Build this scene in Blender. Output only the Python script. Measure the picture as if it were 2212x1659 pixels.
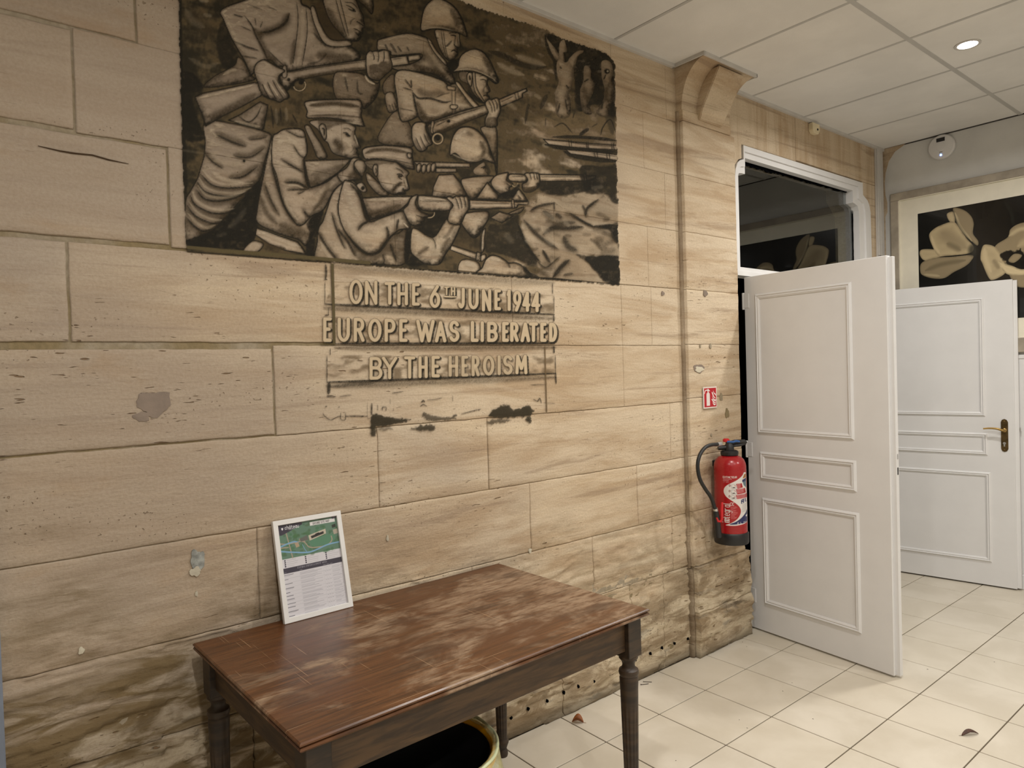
import bpy, bmesh, math
import numpy as np
from mathutils import Vector, Matrix
PI = math.pi
C = bpy.context.scene.collection
SC = bpy.context.scene
for o in list(bpy.data.objects): bpy.data.objects.remove(o, do_unlink=True)

# ================================================================ camera, world, exposure
# axes: x along the stone wall (towards the doors), y=0 is the wall's face with the room at y<0, z up, metres
FPX = 1494.753
CAMP = np.array([-2.04198, -2.25748, 1.53851])
CR = np.array([[.7764732, -.6294334, -.0300505], [.0352732, -.0041987, .9993689], [.6291623, .7770431, -.0189420]])  # right, up, forward
cd = bpy.data.cameras.new('camera'); cam = bpy.data.objects.new('camera', cd); C.objects.link(cam)
cd.sensor_width = 36.; cd.lens = FPX * 36. / 2212.; cd.clip_start = .02
M = Matrix.Identity(4)
for i in range(3):
    M[i][0] = CR[0][i]; M[i][1] = CR[1][i]; M[i][2] = -CR[2][i]; M[i][3] = CAMP[i]
cam.matrix_world = M; SC.camera = cam
wd = bpy.data.worlds.new('world'); SC.world = wd; wd.use_nodes = True
wd.node_tree.nodes['Background'].inputs[0].default_value = (.5, .45, .4, 1); wd.node_tree.nodes['Background'].inputs[1].default_value = .05
vs = SC.view_settings; vs.view_transform = 'Standard'; vs.look = 'None'; vs.gamma = 1; vs.use_curve_mapping = False
vs.exposure = -0.1
LAMP_W = 26.; LAMP_RGB = (1., .965, .915)
LAMPS = [(1.954, -1.013), (.187, -1.45), (-1.76, -1.75), (1.954, -3.3), (.187, -3.3), (-1.76, -3.5)]  # first lamp is the visible one; the rest are unseen, added for brightness
ZC = 3.10                                   # ceiling height
XF = 3.39                                   # far wall
XB, YB = -4.9, -4.6                         # walls behind the camera
TILE = .34; TY0 = -.2805
def to_px(x, y, z):
    x, y, z = np.broadcast_arrays(*(np.asarray(q, float) for q in (x, y, z)))
    d = np.stack([x - CAMP[0], y - CAMP[1], z - CAMP[2]], -1) @ CR.T
    return 1106 + FPX * d[..., 0] / d[..., 2], 829.5 - FPX * d[..., 1] / d[..., 2]
def ray_to(u, v, axis, val):                # photograph pixel -> point on an axis-aligned plane
    d = np.array([(u - 1106) / FPX, -(v - 829.5) / FPX, 1.]) @ CR
    return CAMP + d * (val - CAMP[axis]) / d[axis]
def lin(c):
    c = np.asarray(c, float); return np.where(c <= .04045, c / 12.92, ((np.maximum(c, 0) + .055) / 1.055) ** 2.4)
def L255(r, g, b): return tuple(float(v) for v in lin(np.array([r, g, b]) / 255.))
# ---------------------------------------------------------------- paint engine (flat print only)
def _hash(ix, iy, seed):
    h = (ix.astype(np.int64) * 374761393 + iy.astype(np.int64) * 668265263 + seed * 974634777) & 0x7fffffff
    h = (h ^ (h >> 13)) * 1274126177 & 0x7fffffff
    return ((h ^ (h >> 16)) & 0xffff) / 65535.0
def vnoise(x, y, seed=0):
    x = np.asarray(x, float); y = np.asarray(y, float)
    ix = np.floor(x); iy = np.floor(y); fx = x - ix; fy = y - iy
    fx = fx * fx * (3 - 2 * fx); fy = fy * fy * (3 - 2 * fy)
    a = _hash(ix, iy, seed); b = _hash(ix + 1, iy, seed); c = _hash(ix, iy + 1, seed); d = _hash(ix + 1, iy + 1, seed)
    return (a + (b - a) * fx) * (1 - fy) + (c + (d - c) * fx) * fy
def fbm(x, y, seed=0, octv=4):
    s = 0; w = .5; t = 0
    for k in range(octv):
        s = s + w * vnoise(x * 2 ** k, y * 2 ** k, seed + k * 17); t += w; w *= .5
    return s / t
def sstep(a, b, x):
    t = np.clip((x - a) / (b - a), 0, 1); return t * t * (3 - 2 * t)
def spline(pts, closed=True, n=6):
    P = np.asarray(pts, float)
    if len(P) < 3: return P
    if closed: Q = np.vstack([P[-1], P, P[0], P[1]])
    else: Q = np.vstack([2 * P[0] - P[1], P, 2 * P[-1] - P[-2]])
    out = []
    t = np.linspace(0, 1, n, endpoint=False)[:, None]
    for i in range(1, len(Q) - 2):
        p0, p1, p2, p3 = Q[i - 1], Q[i], Q[i + 1], Q[i + 2]
        out.append(.5 * (2 * p1 + (p2 - p0) * t + (2 * p0 - 5 * p1 + 4 * p2 - p3) * t ** 2 + (3 * p1 - p0 - 3 * p2 + p3) * t ** 3))
    if not closed: out.append(P[-1:])
    return np.vstack(out)
class Canvas:
    """RGB + alpha raster in its own flat coordinates; sampled later onto mesh vertices."""
    def __init__(s, x0, y0, x1, y1, k, rgb=(0, 0, 0), alpha=0.):
        s.x0, s.y0, s.k = x0, y0, k
        s.w = int((x1 - x0) * k); s.h = int((y1 - y0) * k)
        s.c = np.empty((s.h, s.w, 3)); s.c[:] = rgb
        s.a = np.full((s.h, s.w), float(alpha))
        s.off = (0., 0.); s.sc = 1.
    def frame(s, ox=0., oy=0., sc=1.): s.off = (ox, oy); s.sc = sc
    def _pt(s, pts): return np.asarray(pts, float) * s.sc + np.array(s.off)
    def _win(s, P, m):
        a = max(0, int((P[:, 0].min() - m - s.x0) * s.k)); b = min(s.w, int((P[:, 0].max() + m - s.x0) * s.k) + 2)
        c = max(0, int((P[:, 1].min() - m - s.y0) * s.k)); d = min(s.h, int((P[:, 1].max() + m - s.y0) * s.k) + 2)
        if a >= b or c >= d: return None
        X, Y = np.meshgrid((np.arange(a, b) + .5) / s.k + s.x0, (np.arange(c, d) + .5) / s.k + s.y0)
        return (slice(c, d), slice(a, b)), X, Y
    @staticmethod
    def _dist(X, Y, A, B, WA=None, WB=None):
        best = np.full(X.shape, 1e9); wid = np.ones(X.shape)
        for i in range(len(A)):
            ax, ay = A[i]; bx, by = B[i]; dx, dy = bx - ax, by - ay
            L = dx * dx + dy * dy + 1e-12
            t = np.clip(((X - ax) * dx + (Y - ay) * dy) / L, 0, 1)
            d = np.hypot(X - ax - t * dx, Y - ay - t * dy)
            if WA is not None: d = d / (WA[i] + (WB[i] - WA[i]) * t + 1e-6)
            best = np.minimum(best, d)
        return best
    @staticmethod
    def _inside(X, Y, P):
        ins = np.zeros(X.shape, bool); n = len(P)
        for i in range(n):
            x1, y1 = P[i]; x2, y2 = P[(i + 1) % n]
            if y1 == y2: continue
            c = ((y1 > Y) != (y2 > Y)) & (X < (x2 - x1) * (Y - y1) / (y2 - y1) + x1)
            ins ^= c
        return ins
    def blend(s, win, m, col, al):
        """lay colour col with mask m, making the result's alpha al where m is full"""
        m = np.clip(m, 0, 1); c = s.c[win]; a = s.a[win]
        wa = m * al; ca = a * (1 - m)
        na = wa + ca
        k = np.where(na > 1e-6, wa / np.maximum(na, 1e-6), 0)[..., None]
        s.c[win] = c * (1 - k) + np.asarray(col, float) * k
        s.a[win] = na
    def over(s, win, m, col):
        m = np.clip(m, 0, 1); a = s.a[win]; na = m + a * (1 - m)
        k = np.where(na > 1e-6, m / np.maximum(na, 1e-6), 0)[..., None]
        s.c[win] = s.c[win] * (1 - k) + np.asarray(col, float) * k
        s.a[win] = na
    def poly(s, pts, col, al=1., smooth=True, soft=.6, op=1., rough=0., clear=False):
        P = s._pt(pts)
        if smooth: P = spline(P)
        w = s._win(P, soft * 2 + 2)
        if w is None: return
        win, X, Y = w
        if rough: X = X + (fbm(X / 6., Y / 6., 3) - .5) * rough; Y = Y + (fbm(X / 6., Y / 6., 9) - .5) * rough
        d = s._dist(X, Y, P, np.roll(P, -1, 0)); ins = s._inside(X, Y, P)
        sd = np.where(ins, d, -d)
        m = sstep(-soft, soft, sd) * op
        if clear: s.blend(win, m, col, al)
        else: s.over(win, m * al, col)
        return win, X, Y, sd
    def stroke(s, pts, w, col, op=1., soft=.35, smooth=True, taper=(1, 1), closed=False, dry=0.):
        P = s._pt(pts)
        if smooth and len(P) > 2: P = spline(P, closed)
        if smooth and len(P) == 2: P = P[0] + (P[1] - P[0]) * np.linspace(0, 1, 7)[:, None]
        if closed: P = np.vstack([P, P[:1]])
        w = w * s.sc; n = len(P)
        t = np.linspace(0, 1, n); W = w / 2 * np.minimum(1, np.minimum(taper[0] + t * 4, taper[1] + (1 - t) * 4))
        q = s._win(P, w * 1.2 + 2)
        if q is None: return
        win, X, Y = q
        r = s._dist(X, Y, P[:-1], P[1:], W[:-1], W[1:])
        e = max(soft, .7 / max(s.k * w / 2, .3))
        m = 1 - sstep(1 - e, 1 + e * .6, r)
        if dry: m = m * (1 - dry * sstep(.35, .62, fbm(X / 1.6, Y / 1.6, 5, 3)))
        s.over(win, m * op, col)
    def ellipse(s, c, r, col, op=1., soft=.3, rot=0.):
        t = np.linspace(0, 2 * np.pi, 20, endpoint=False); ca, sa = np.cos(rot), np.sin(rot)
        pts = [(c[0] + r[0] * np.cos(a) * ca - r[1] * np.sin(a) * sa, c[1] + r[0] * np.cos(a) * sa + r[1] * np.sin(a) * ca) for a in t]
        s.poly(pts, col, op, True, max(.6, soft * min(r) * s.sc))
    def text(s, txt, x, y, h, w, col, sw=.16, op=1., gap=.28, rot=None):
        """stroke lettering: baseline box starts at x,y (top left), cap height h, letter width w"""
        cx = x
        for ch in txt:
            if ch == ' ': cx += w * .7; continue
            g = GLYPH.get(ch)
            if g is None: cx += w; continue
            gw = w * (.3 if ch in 'iIl1' else 1.25 if ch in 'WMw' else 1)
            for ln in g:
                pp = [(cx + px * gw, y + py * h) for px, py in ln]
                if rot: pp = [rot(*q) for q in pp]
                s.stroke(pp, sw * h, col, op, .25, False)
            cx += gw + w * gap
        return cx
    def sample(s, U, V):
        x = (U - s.x0) * s.k - .5; y = (V - s.y0) * s.k - .5
        x = np.clip(x, 0, s.w - 1.001); y = np.clip(y, 0, s.h - 1.001)
        ix = x.astype(int); iy = y.astype(int); fx = (x - ix)[..., None]; fy = (y - iy)[..., None]
        def g(A): return (A[iy, ix] * (1 - fx) + A[iy, ix + 1] * fx) * (1 - fy) + (A[iy + 1, ix] * (1 - fx) + A[iy + 1, ix + 1] * fx) * fy
        return g(s.c), g(s.a[..., None])[..., 0]
def arc(cx, cy, rx, ry, a0, a1, n=12):
    return [(cx + rx * math.cos(math.radians(a0 + (a1 - a0) * i / n)), cy + ry * math.sin(math.radians(a0 + (a1 - a0) * i / n))) for i in range(n + 1)]
_ring = lambda x, y, a, b: arc(x, y, a, b, 0, 360, 20)
GLYPH = {
 'A': [[(0, 1), (.5, 0), (1, 1)], [(.2, .66), (.8, .66)]], 'B': [[(0, 0), (0, 1)], [(0, 0), (.5, 0)] + arc(.5, .24, .42, .24, -90, 90) + [(0, .48)], [(.5, .48)] + arc(.5, .74, .5, .26, -90, 90) + [(0, 1)]],
 'C': [arc(.55, .5, .55, .5, -55, -305, 20)], 'D': [[(0, 0), (0, 1), (.35, 1)] + arc(.35, .5, .65, .5, 90, -90, 16) + [(0, 0)]],
 'E': [[(1, 0), (0, 0), (0, 1), (1, 1)], [(0, .48), (.8, .48)]], 'F': [[(1, 0), (0, 0), (0, 1)], [(0, .48), (.8, .48)]],
 'G': [arc(.55, .5, .55, .5, -50, -330, 20) + [(1, .55), (.6, .55)]], 'H': [[(0, 0), (0, 1)], [(1, 0), (1, 1)], [(0, .5), (1, .5)]],
 'I': [[(.5, 0), (.5, 1)]], 'J': [[(.9, 0), (.9, .65)] + arc(.45, .68, .45, .32, 0, 150, 10)], 'K': [[(0, 0), (0, 1)], [(1, 0), (0, .55)], [(.3, .4), (1, 1)]],
 'L': [[(0, 0), (0, 1), (1, 1)]], 'M': [[(0, 1), (.08, 0), (.5, .75), (.92, 0), (1, 1)]], 'N': [[(0, 1), (0, 0), (1, 1), (1, 0)]],
 'O': [_ring(.5, .5, .5, .5)], 'P': [[(0, 1), (0, 0), (.5, 0)] + arc(.5, .27, .5, .27, -90, 90) + [(0, .54)]], 'Q': [_ring(.5, .5, .5, .5), [(.6, .7), (1, 1)]],
 'R': [[(0, 1), (0, 0), (.5, 0)] + arc(.5, .25, .45, .25, -90, 90) + [(0, .5)], [(.45, .5), (1, 1)]],
 'S': [arc(.5, .25, .47, .25, -25, -265, 14) + arc(.5, .75, .5, .25, -85, 155, 14)], 'T': [[(0, 0), (1, 0)], [(.5, 0), (.5, 1)]],
 'U': [[(0, 0), (0, .62)] + arc(.5, .64, .5, .36, 180, 0, 14) + [(1, 0)]], 'V': [[(0, 0), (.5, 1), (1, 0)]], 'W': [[(0, 0), (.27, 1), (.5, .15), (.73, 1), (1, 0)]],
 'X': [[(0, 0), (1, 1)], [(1, 0), (0, 1)]], 'Y': [[(0, 0), (.5, .5), (1, 0)], [(.5, .5), (.5, 1)]], 'Z': [[(0, 0), (1, 0), (0, 1), (1, 1)]],
 '0': [_ring(.5, .5, .5, .5)], '1': [[(0, .2), (.6, 0), (.6, 1)]], '2': [arc(.5, .28, .48, .28, 200, 395, 12) + [(0, 1), (1, 1)]],
 '4': [[(.72, 1), (.72, 0), (0, .7), (1, .7)]], '6': [[(.82, 0), (.3, .35)] + arc(.5, .68, .48, .32, 200, 560, 20)], '9': [arc(.5, .32, .48, .32, 20, -340, 20) + [(.9, .55), (.35, 1)]],
 'a': [_ring(.45, .7, .42, .3), [(.9, .4), (.9, 1)]], 'c': [arc(.5, .7, .48, .3, -50, -310, 14)], 'e': [[(.05, .68), (.95, .68)] + arc(.5, .7, .47, .3, 0, -310, 16)],
 'g': [_ring(.45, .7, .42, .3), [(.9, .4), (.9, 1.1)] + arc(.48, 1.1, .42, .25, 0, 150, 8)], 'h': [[(0, 0), (0, 1)], [(0, .65)] + arc(.45, .65, .45, .25, 180, 360, 10) + [(.9, 1)]],
 'i': [[(.5, .42), (.5, 1)], [(.5, .12), (.5, .2)]], 'l': [[(.5, 0), (.5, 1)]], 'n': [[(0, .4), (0, 1)], [(0, .65)] + arc(.45, .65, .45, .25, 180, 360, 10) + [(.9, 1)]],
 'r': [[(0, .4), (0, 1)], [(0, .65)] + arc(.5, .65, .5, .25, 180, 290, 6)], 't': [[(.4, .1), (.4, .85), (.55, 1), (.8, 1)], [(.05, .42), (.8, .42)]], 'u': [[(0, .4), (0, .75)] + arc(.45, .75, .45, .25, 180, 0, 10) + [(.9, .4), (.9, 1)]],
 '+': [[(.5, .2), (.5, .8)], [(.1, .5), (.9, .5)]], '-': [[(.1, .5), (.9, .5)]], '^': [[(.2, .3), (.5, .08), (.8, .3)]],
}
# ---------------------------------------------------------------- the wall painting, traced in photograph pixels
DK = (.135, .125, .10); BR = (.36, .295, .205); MB = (.27, .225, .16); HL = (.80, .74, .65)
S1 = 400 / 2212.; S2 = 360 / 2212.
FR = {'A': (380, 0, S1), 'B': (380, 270, S1), 'C': (740, 0, S1), 'D': (740, 270, S1), 'E': (1000, 80, S2), 'F': (1000, 350, S2), 'G': (680, 560, 540 / 2212.), 'P': (0, 0, 1)}
def paint_mural():
    cv = Canvas(378, -300, 1348, 625, 1.5)
    X, Y = np.meshgrid((np.arange(cv.w) + .5) / cv.k + cv.x0, (np.arange(cv.h) + .5) / cv.k + cv.y0)
    # ground tone: mottled brown-black
    n = fbm((X + Y * .3) / 34., (Y - X * .25) / 16., 11, 5); n2 = fbm(X / 5., Y / 9., 4, 3)
    tone = np.clip(.72 + (n - .5) * .85 + (n2 - .5) * .30, 0, 1)
    right = sstep(1040, 1130, X) * sstep(10, 60, Y)
    tone = tone - right * (.24 + .9 * (fbm((X + Y * .4) / 46., (Y - X * .35) / 20., 31, 5) - .48))
    left = sstep(450, 400, X); tone = tone + left * .15
    tone = np.clip(tone, 0, 1)
    k = sstep(.5, 1.0, tone)[..., None]
    cv.c[:] = np.array((.37, .315, .225)) * (1 - k) + np.array((.18, .165, .125)) * k
    cv.a[:] = sstep(-.05, .62, tone)
    # outline of the painted field
    XX = X + (fbm(X / 5., Y / 9., 21) - .5) * 7; YY = Y + (fbm(X / 3., Y / 5., 22) - .5) * 9
    P = np.array([(384, -300), (975, -300), (978, -4), (1030, 18), (1138, 52), (1180, 66), (1210, 84), (1262, 100), (1310, 116), (1327, 135), (1330, 300), (1333, 430), (1338, 616), (1000, 591), (780, 573), (403, 547), (400, 520), (392, 270), (385, 0)])
    ins = Canvas._inside(XX, YY, P); field = ins.astype(float)
    cv.a *= field
    def F(f): cv.frame(*FR[f])
    def fig(f, pts, tone=.06, sh=9, ss=.75, out=2.6, d=(.45, .75), col=BR, smooth=True):
        F(f)
        r = cv.poly(pts, col, tone, smooth, .7, 1., 1.5, clear=True)
        if r is None: return
        win, X, Y, sd = r
        if ss:
            g = (X - X.mean()) / (np.ptp(X) + 1e-6) * 2 * d[0] + (Y - Y.mean()) / (np.ptp(Y) + 1e-6) * 2 * d[1]
            nn = fbm(X / 4., Y / 4., 7, 3); n3 = fbm(X / 14., Y / 10., 8, 3)
            sh = sh * 1.75; m = (1 - sstep(0, sh, sd + (nn - .5) * sh * .9)) * np.clip(.62 + .7 * g, .10, 1.1) * ss
            m = m + np.clip(g + .25, 0, 1) * ss * .5 * sstep(.38, .72, n3) + .06 * ss * sstep(.4, .7, fbm(X / 7., Y / 3., 19, 3))
            m = np.clip(m, 0, .92) * sstep(-.6, .6, sd)
            cc = np.array(BR) * (1 - m[..., None]) + np.array(DK) * m[..., None]
            cv.over(win, m, cc)
            # pale dry-brush highlight on the lit side
            hl = sstep(1.5, 6, sd) * np.clip(-g + .15, 0, 1) * .55 * sstep(.4, .75, fbm(X / 12., Y / 5., 13, 3))
            cv.over(win, hl, HL)
        if out: cv.stroke(pts, out / cv.sc, DK, .93, .3, smooth, (1, 1), True)
    def st(f, pts, w, op=.8, soft=.35, col=DK, dry=.25, tp=(.25, .25)):
        F(f); cv.stroke(pts, w, col, op, soft, True, tp, False, dry)
    def ln(f, pts, w=9, op=.92): st(f, pts, w, op, .25, DK, 0., (.45, .35))
    def sf(f, pts, w, op=.5): st(f, pts, w * 1.15, min(1, op * 1.25), .95, MB, .3, (.4, .4))
    def hi(f, pts, w, op=.6): st(f, pts, w, op, .7, HL, .2, (.3, .3))
    def blob(f, pts, op=.85, col=DK, soft=2.5):
        F(f); r = cv.poly(pts, col, 0, True, soft, 0, 3)
        if r is None: return
        win, X, Y, sd = r
        m = sstep(-soft, soft, sd) * op * (1 - .45 * sstep(.5, .8, fbm(X / 9., Y / 7., 41, 4)))
        cv.over(win, m, col)
    # ---- background modelling, upper left behind the first soldier
    sf('A', [(100, 150), (300, 300), (450, 420)], 120, .5); hi('A', [(110, 120), (200, 260), (330, 330)], 90, .22); hi('A', [(330, 180), (420, 200)], 50, .3)
    hi('A', [(150, 700), (350, 800), (500, 760)], 60, .18); hi('A', [(280, 10), (380, 20)], 50, .35)
    blob('A', [(60, 880), (220, 900), (330, 1060), (200, 1160), (280, 1480), (350, 1659), (100, 1659), (60, 1200)], .9)
    blob('A', [(560, 250), (720, 620), (880, 900), (600, 860), (480, 560)], .75)
    # ---- soldier 1: legs
    fig('B', [(350, -40), (700, -10), (1080, 90), (1130, 180), (1060, 420), (1000, 650), (870, 780), (640, 1050), (440, 1250), (330, 1300), (118, 1390), (112, 930), (165, 800), (250, 650), (290, 520), (335, 360), (345, 200)], .12, 10, .7)
    for p, w in [([(290, 590), (420, 715), (600, 757), (890, 738)], 34), ([(250, 680), (330, 790), (500, 848), (700, 850), (870, 795)], 34), ([(235, 770), (330, 880), (480, 912), (650, 890), (800, 840)], 36), ([(168, 840), (220, 950), (380, 1040), (520, 1062), (670, 1045)], 36), ([(125, 960), (230, 1090), (400, 1170), (520, 1180)], 34), ([(118, 1105), (220, 1215), (330, 1270), (440, 1240)], 40)]:
        sf('B', [(x, y + 24) for x, y in p], w * 2.2, .4); st('B', p, w * .62, .92)
        hi('B', [(x + 25, y - 42) for x, y in p], w * 1.1, .4)
    for p, w in [([(340, 340), (430, 440), (560, 530)], 24), ([(690, 380), (880, 388), (1050, 285)], 30), ([(640, 645), (800, 620), (970, 500)], 32), ([(480, 120), (650, 200), (830, 265)], 36), ([(860, 180), (980, 170), (1080, 150)], 22)]:
        sf('B', [(x, y - 20) for x, y in p], w * 2.4, .45); st('B', p, w * .7, .75)
    hi('B', [(420, 560), (560, 650), (800, 690)], 60, .45); hi('B', [(450, 430), (650, 470), (800, 480)], 70, .3)
    F('B'); cv.ellipse((810, 432), (17, 17), DK)
    blob('B', [(118, 1385), (330, 1300), (450, 1240), (560, 1130), (700, 990), (870, 790), (1000, 660), (1010, 780), (965, 1000), (960, 1300), (800, 1505), (400, 1470), (118, 1440)], 1., DK, 1.5)
    hi('B', [(620, 1230), (720, 1150), (830, 1000)], 70, .14); hi('B', [(480, 1330), (600, 1300)], 50, .1)
    # jacket skirts below the rifle
    blob('A', [(1080, 1180), (1540, 1200), (1600, 1330), (1560, 1480), (1200, 1620), (1080, 1500)], .25, BR)
    fig('A', [(620, 1440), (760, 1375), (1000, 1220), (1095, 1260), (1045, 1540), (1020, 1562)], .16, 9, .7, smooth=False)
    st('A', [(735, 1385), (860, 1462), (960, 1390), (1015, 1270)], 18, .9)
    hi('A', [(700, 1450), (900, 1500), (1000, 1520)], 40, .5)
    for p in ([(1125, 1270), (1150, 1400), (1155, 1530)], [(1240, 1290), (1250, 1460)], [(1385, 1370), (1445, 1480)]): st('A', p, 22, .8)
    for p in ([(1190, 1300), (1200, 1480)], [(1310, 1290), (1320, 1450)]): hi('A', p, 40, .25)
    # rear thigh
    fig('A', [(330, 1045), (450, 920), (620, 830), (705, 775), (735, 690), (800, 730), (885, 890), (930, 960), (620, 1025)], .25, 9, .8, 2)
    hi('A', [(560, 900), (650, 850), (720, 840)], 45, .5)
    # rifle butt
    fig('A', [(225, 1165), (320, 1118), (600, 1060), (930, 990), (1030, 1010), (1060, 1100), (1000, 1155), (800, 1270), (560, 1390), (350, 1512), (300, 1350)], .05, 10, .75, 2.6, (.1, .95), smooth=False)
    sf('A', [(380, 1400), (640, 1300), (940, 1130)], 90, .45); hi('A', [(280, 1175), (600, 1095), (900, 1030)], 40, .5)
    # torso and right arm
    fig('A', [(525, 150), (600, 88), (820, 8), (1000, -60), (1430, -70), (1500, 55), (1600, 112), (1660, 300), (1800, 520), (2070, 555), (2185, 705), (1800, 790), (1345, 850), (1290, 800), (1200, 790), (1095, 722), (900, 900), (880, 885), (830, 765), (760, 640), (700, 540), (640, 420), (560, 235)], .07, 8, .6, 3.2)
    sf('A', [(1340, 180), (1290, 290), (1150, 370), (1000, 400)], 95, .6); st('A', [(1350, 165), (1300, 280), (1150, 370), (1000, 400)], 30, .8)
    st('A', [(810, 190), (900, 310), (960, 450), (1040, 600), (1090, 720)], 20, .92); sf('A', [(930, 350), (1000, 440), (1010, 400)], 70, .6)
    for p, w in [([(940, 220), (952, 310)], 14), ([(1030, 265), (1000, 340)], 16), ([(690, 500), (830, 560), (990, 612)], 26), ([(790, 672), (970, 705)], 18), ([(680, 178), (800, 212)], 22), ([(770, 315), (900, 380)], 16), ([(860, 60), (1030, 125)], 12), ([(1090, 80), (1200, 130)], 10)]: st('A', p, w, .75)
    sf('A', [(1000, 470), (1080, 640), (1180, 740)], 70, .5); st('A', [(1090, 600), (1220, 730), (1300, 800)], 14, .7)
    sf('A', [(1410, 480), (1400, 650), (1370, 770)], 50, .45); sf('A', [(1700, 640), (1850, 690), (2080, 680)], 110, .5); st('A', [(1640, 400), (1760, 520), (1860, 550)], 34, .55); st('A', [(1560, 770), (1700, 740), (1800, 640)], 24, .5)
    hi('A', [(580, 200), (680, 420), (800, 620)], 60, .4); hi('A', [(700, 90), (1000, 40), (1300, 30)], 90, .35); hi('A', [(1150, 500), (1300, 450), (1380, 350)], 90, .3)
    for p in ([(1440, 40), (1452, 300), (1388, 800)], [(1550, 95), (1562, 400), (1500, 800)]): ln('A', p, 12)
    hi('A', [(1500, 90), (1505, 400), (1445, 790)], 60, .35)
    # neck, collar, face and helmet of soldier 1
    blob('A', [(1640, 60), (1790, 40), (1850, 260), (2050, 470), (1850, 475), (1700, 260)], .8, MB)
    fig('A', [(1605, 115), (1650, 90), (1720, 290), (1845, 472), (2060, 488), (2075, 552), (1800, 545), (1665, 335)], .04, 3, .3, 2.4)
    fig('P', [(697, -20), (701, 18), (714, 49), (731, 70), (749, 87), (770, 90), (779, 81), (776, 75), (782.5, 74), (783, 68), (784, 62), (787, 59), (785, 48), (783, 34), (776, 20), (768, 2), (740, -30)], .08, 6, .7, 2.4)
    sf('P', [(708, 20), (722, 48), (740, 72)], 14, .5)
    for p in ([(723, -6), (735, 40), (748, 82)], [(732, -6), (743, 38), (753, 80)]): ln('P', p, 2)
    ln('P', [(747, 12), (758, 17), (767, 25)], 2.4); ln('P', [(751, 20), (762, 25), (768, 26)], 2.6); ln('P', [(744, 6), (760, 8), (772, 20)], 2); st('P', [(766, 40), (758, 46), (755, 55)], 3, .6); ln('P', [(769, 47), (776, 51), (785, 58)], 2.4)
    ln('P', [(763, 62), (773, 67), (782, 74)], 2.4); ln('P', [(766, 70), (775, 78)], 3, .8)
    F('P'); cv.ellipse((763, 22), (2.5, 2.5), DK)
    fig('P', [(668, -16), (700, -14), (745, -10), (768, 0), (788, 16), (802, 31), (805, 8), (797, -28), (772, -62), (730, -78), (690, -62), (668, -36)], .05, 9, .6, 3)
    sf('P', [(770, -5), (790, 12), (801, 26)], 8, .5); ln('P', [(706, -4), (697, 2), (700, 16)], 2.6)
    # soldier 1: fore-end of the rifle
    fig('A', [(1320, 862), (1600, 805), (1900, 765), (2280, 712), (2590, 690), (2750, 668), (2780, 772), (2590, 796), (2280, 835), (1900, 880), (1700, 912), (1420, 970), (1330, 1085), (1250, 1010), (1235, 920)], .05, 6, .75, 2.8, (0, 1), smooth=False)
    ln('A', [(1345, 868), (1800, 795), (2290, 735)], 9); ln('A', [(2590, 712), (2700, 700)], 9); sf('A', [(1450, 940), (1800, 880), (2250, 815)], 45, .5)
    fig('C', [(770, 672), (910, 655), (932, 690), (912, 716), (785, 740)], .06, 3, .6, 2.4, (0, 1), smooth=False)
    fig('A', [(1275, 800), (1310, 795), (1322, 870), (1315, 925), (1280, 935), (1265, 900)], .03, 2, .4, 2.2)
    F('A'); cv.stroke(_ring(1470, 1020, 72, 70), 26, DK, .9); cv.stroke(arc(1470, 1020, 72, 70, -30, 160), 14, (.7, .62, .5), .9); cv.ellipse((1342, 955), (20, 20), DK); cv.ellipse((1490, 990), (30, 26), DK)
    # right hand
    fig('A', [(928, 840), (960, 762), (1040, 718), (1105, 742), (1200, 800), (1295, 850), (1232, 905), (1228, 985), (1290, 1050), (1345, 1145), (1330, 1182), (1290, 1192), (1240, 1225), (1180, 1205), (1110, 1182), (1040, 1150), (1000, 1080), (968, 980), (940, 900)], .02, 7, .65, 3, (-.2, .9))
    for p in ([(1028, 1010), (1060, 1090), (1115, 1178)], [(1090, 985), (1130, 1080), (1195, 1192)], [(1148, 958), (1200, 1060), (1280, 1182)]): ln('A', p, 13)
    for p in ([(1050, 1010), (1085, 1080), (1140, 1150)], [(1110, 985), (1160, 1070), (1220, 1160)], [(1180, 960), (1240, 1060), (1300, 1140)]): hi('A', p, 26, .5)
    # left hand and cuff
    fig('C', [(-100, 885), (120, 870), (250, 900), (400, 1000), (440, 955), (425, 1080), (380, 1190), (250, 1305), (190, 1230), (-80, 1180)], .4, 9, .75, 2.4)
    for p in ([(170, 960), (180, 1100), (240, 1130)], [(20, 920), (60, 1100)]): st('C', p, 24, .6)
    fig('C', [(278, 660), (318, 612), (352, 620), (385, 612), (425, 618), (455, 610), (495, 602), (548, 618), (562, 690), (582, 760), (582, 830), (505, 900), (440, 960), (370, 962), (300, 918), (278, 830), (272, 740)], .04, 6, .5, 3)
    blob('C', [(320, 790), (420, 770), (470, 740), (560, 740), (560, 840), (480, 910), (420, 950), (330, 920)], .6, MB, 1.5)
    for p in ([(352, 630), (372, 690), (368, 720)], [(420, 628), (424, 690), (418, 745)], [(488, 615), (492, 690), (482, 745)]): ln('C', p, 13)
    hi('C', [(262, 905), (300, 970), (380, 1012)], 30, .8)
    # ---- soldier 2 (upper helmet)
    fig('C', [(410, 505), (450, 470), (700, 412), (820, 405), (950, 440), (1012, 470), (1085, 600), (1230, 770), (1310, 900), (1335, 1015), (1250, 985), (1050, 885), (800, 852), (640, 842), (590, 800), (790, 772), (930, 705), (912, 648), (600, 668), (565, 620), (480, 598), (412, 600)], .22, 9, .7, 3)
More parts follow.
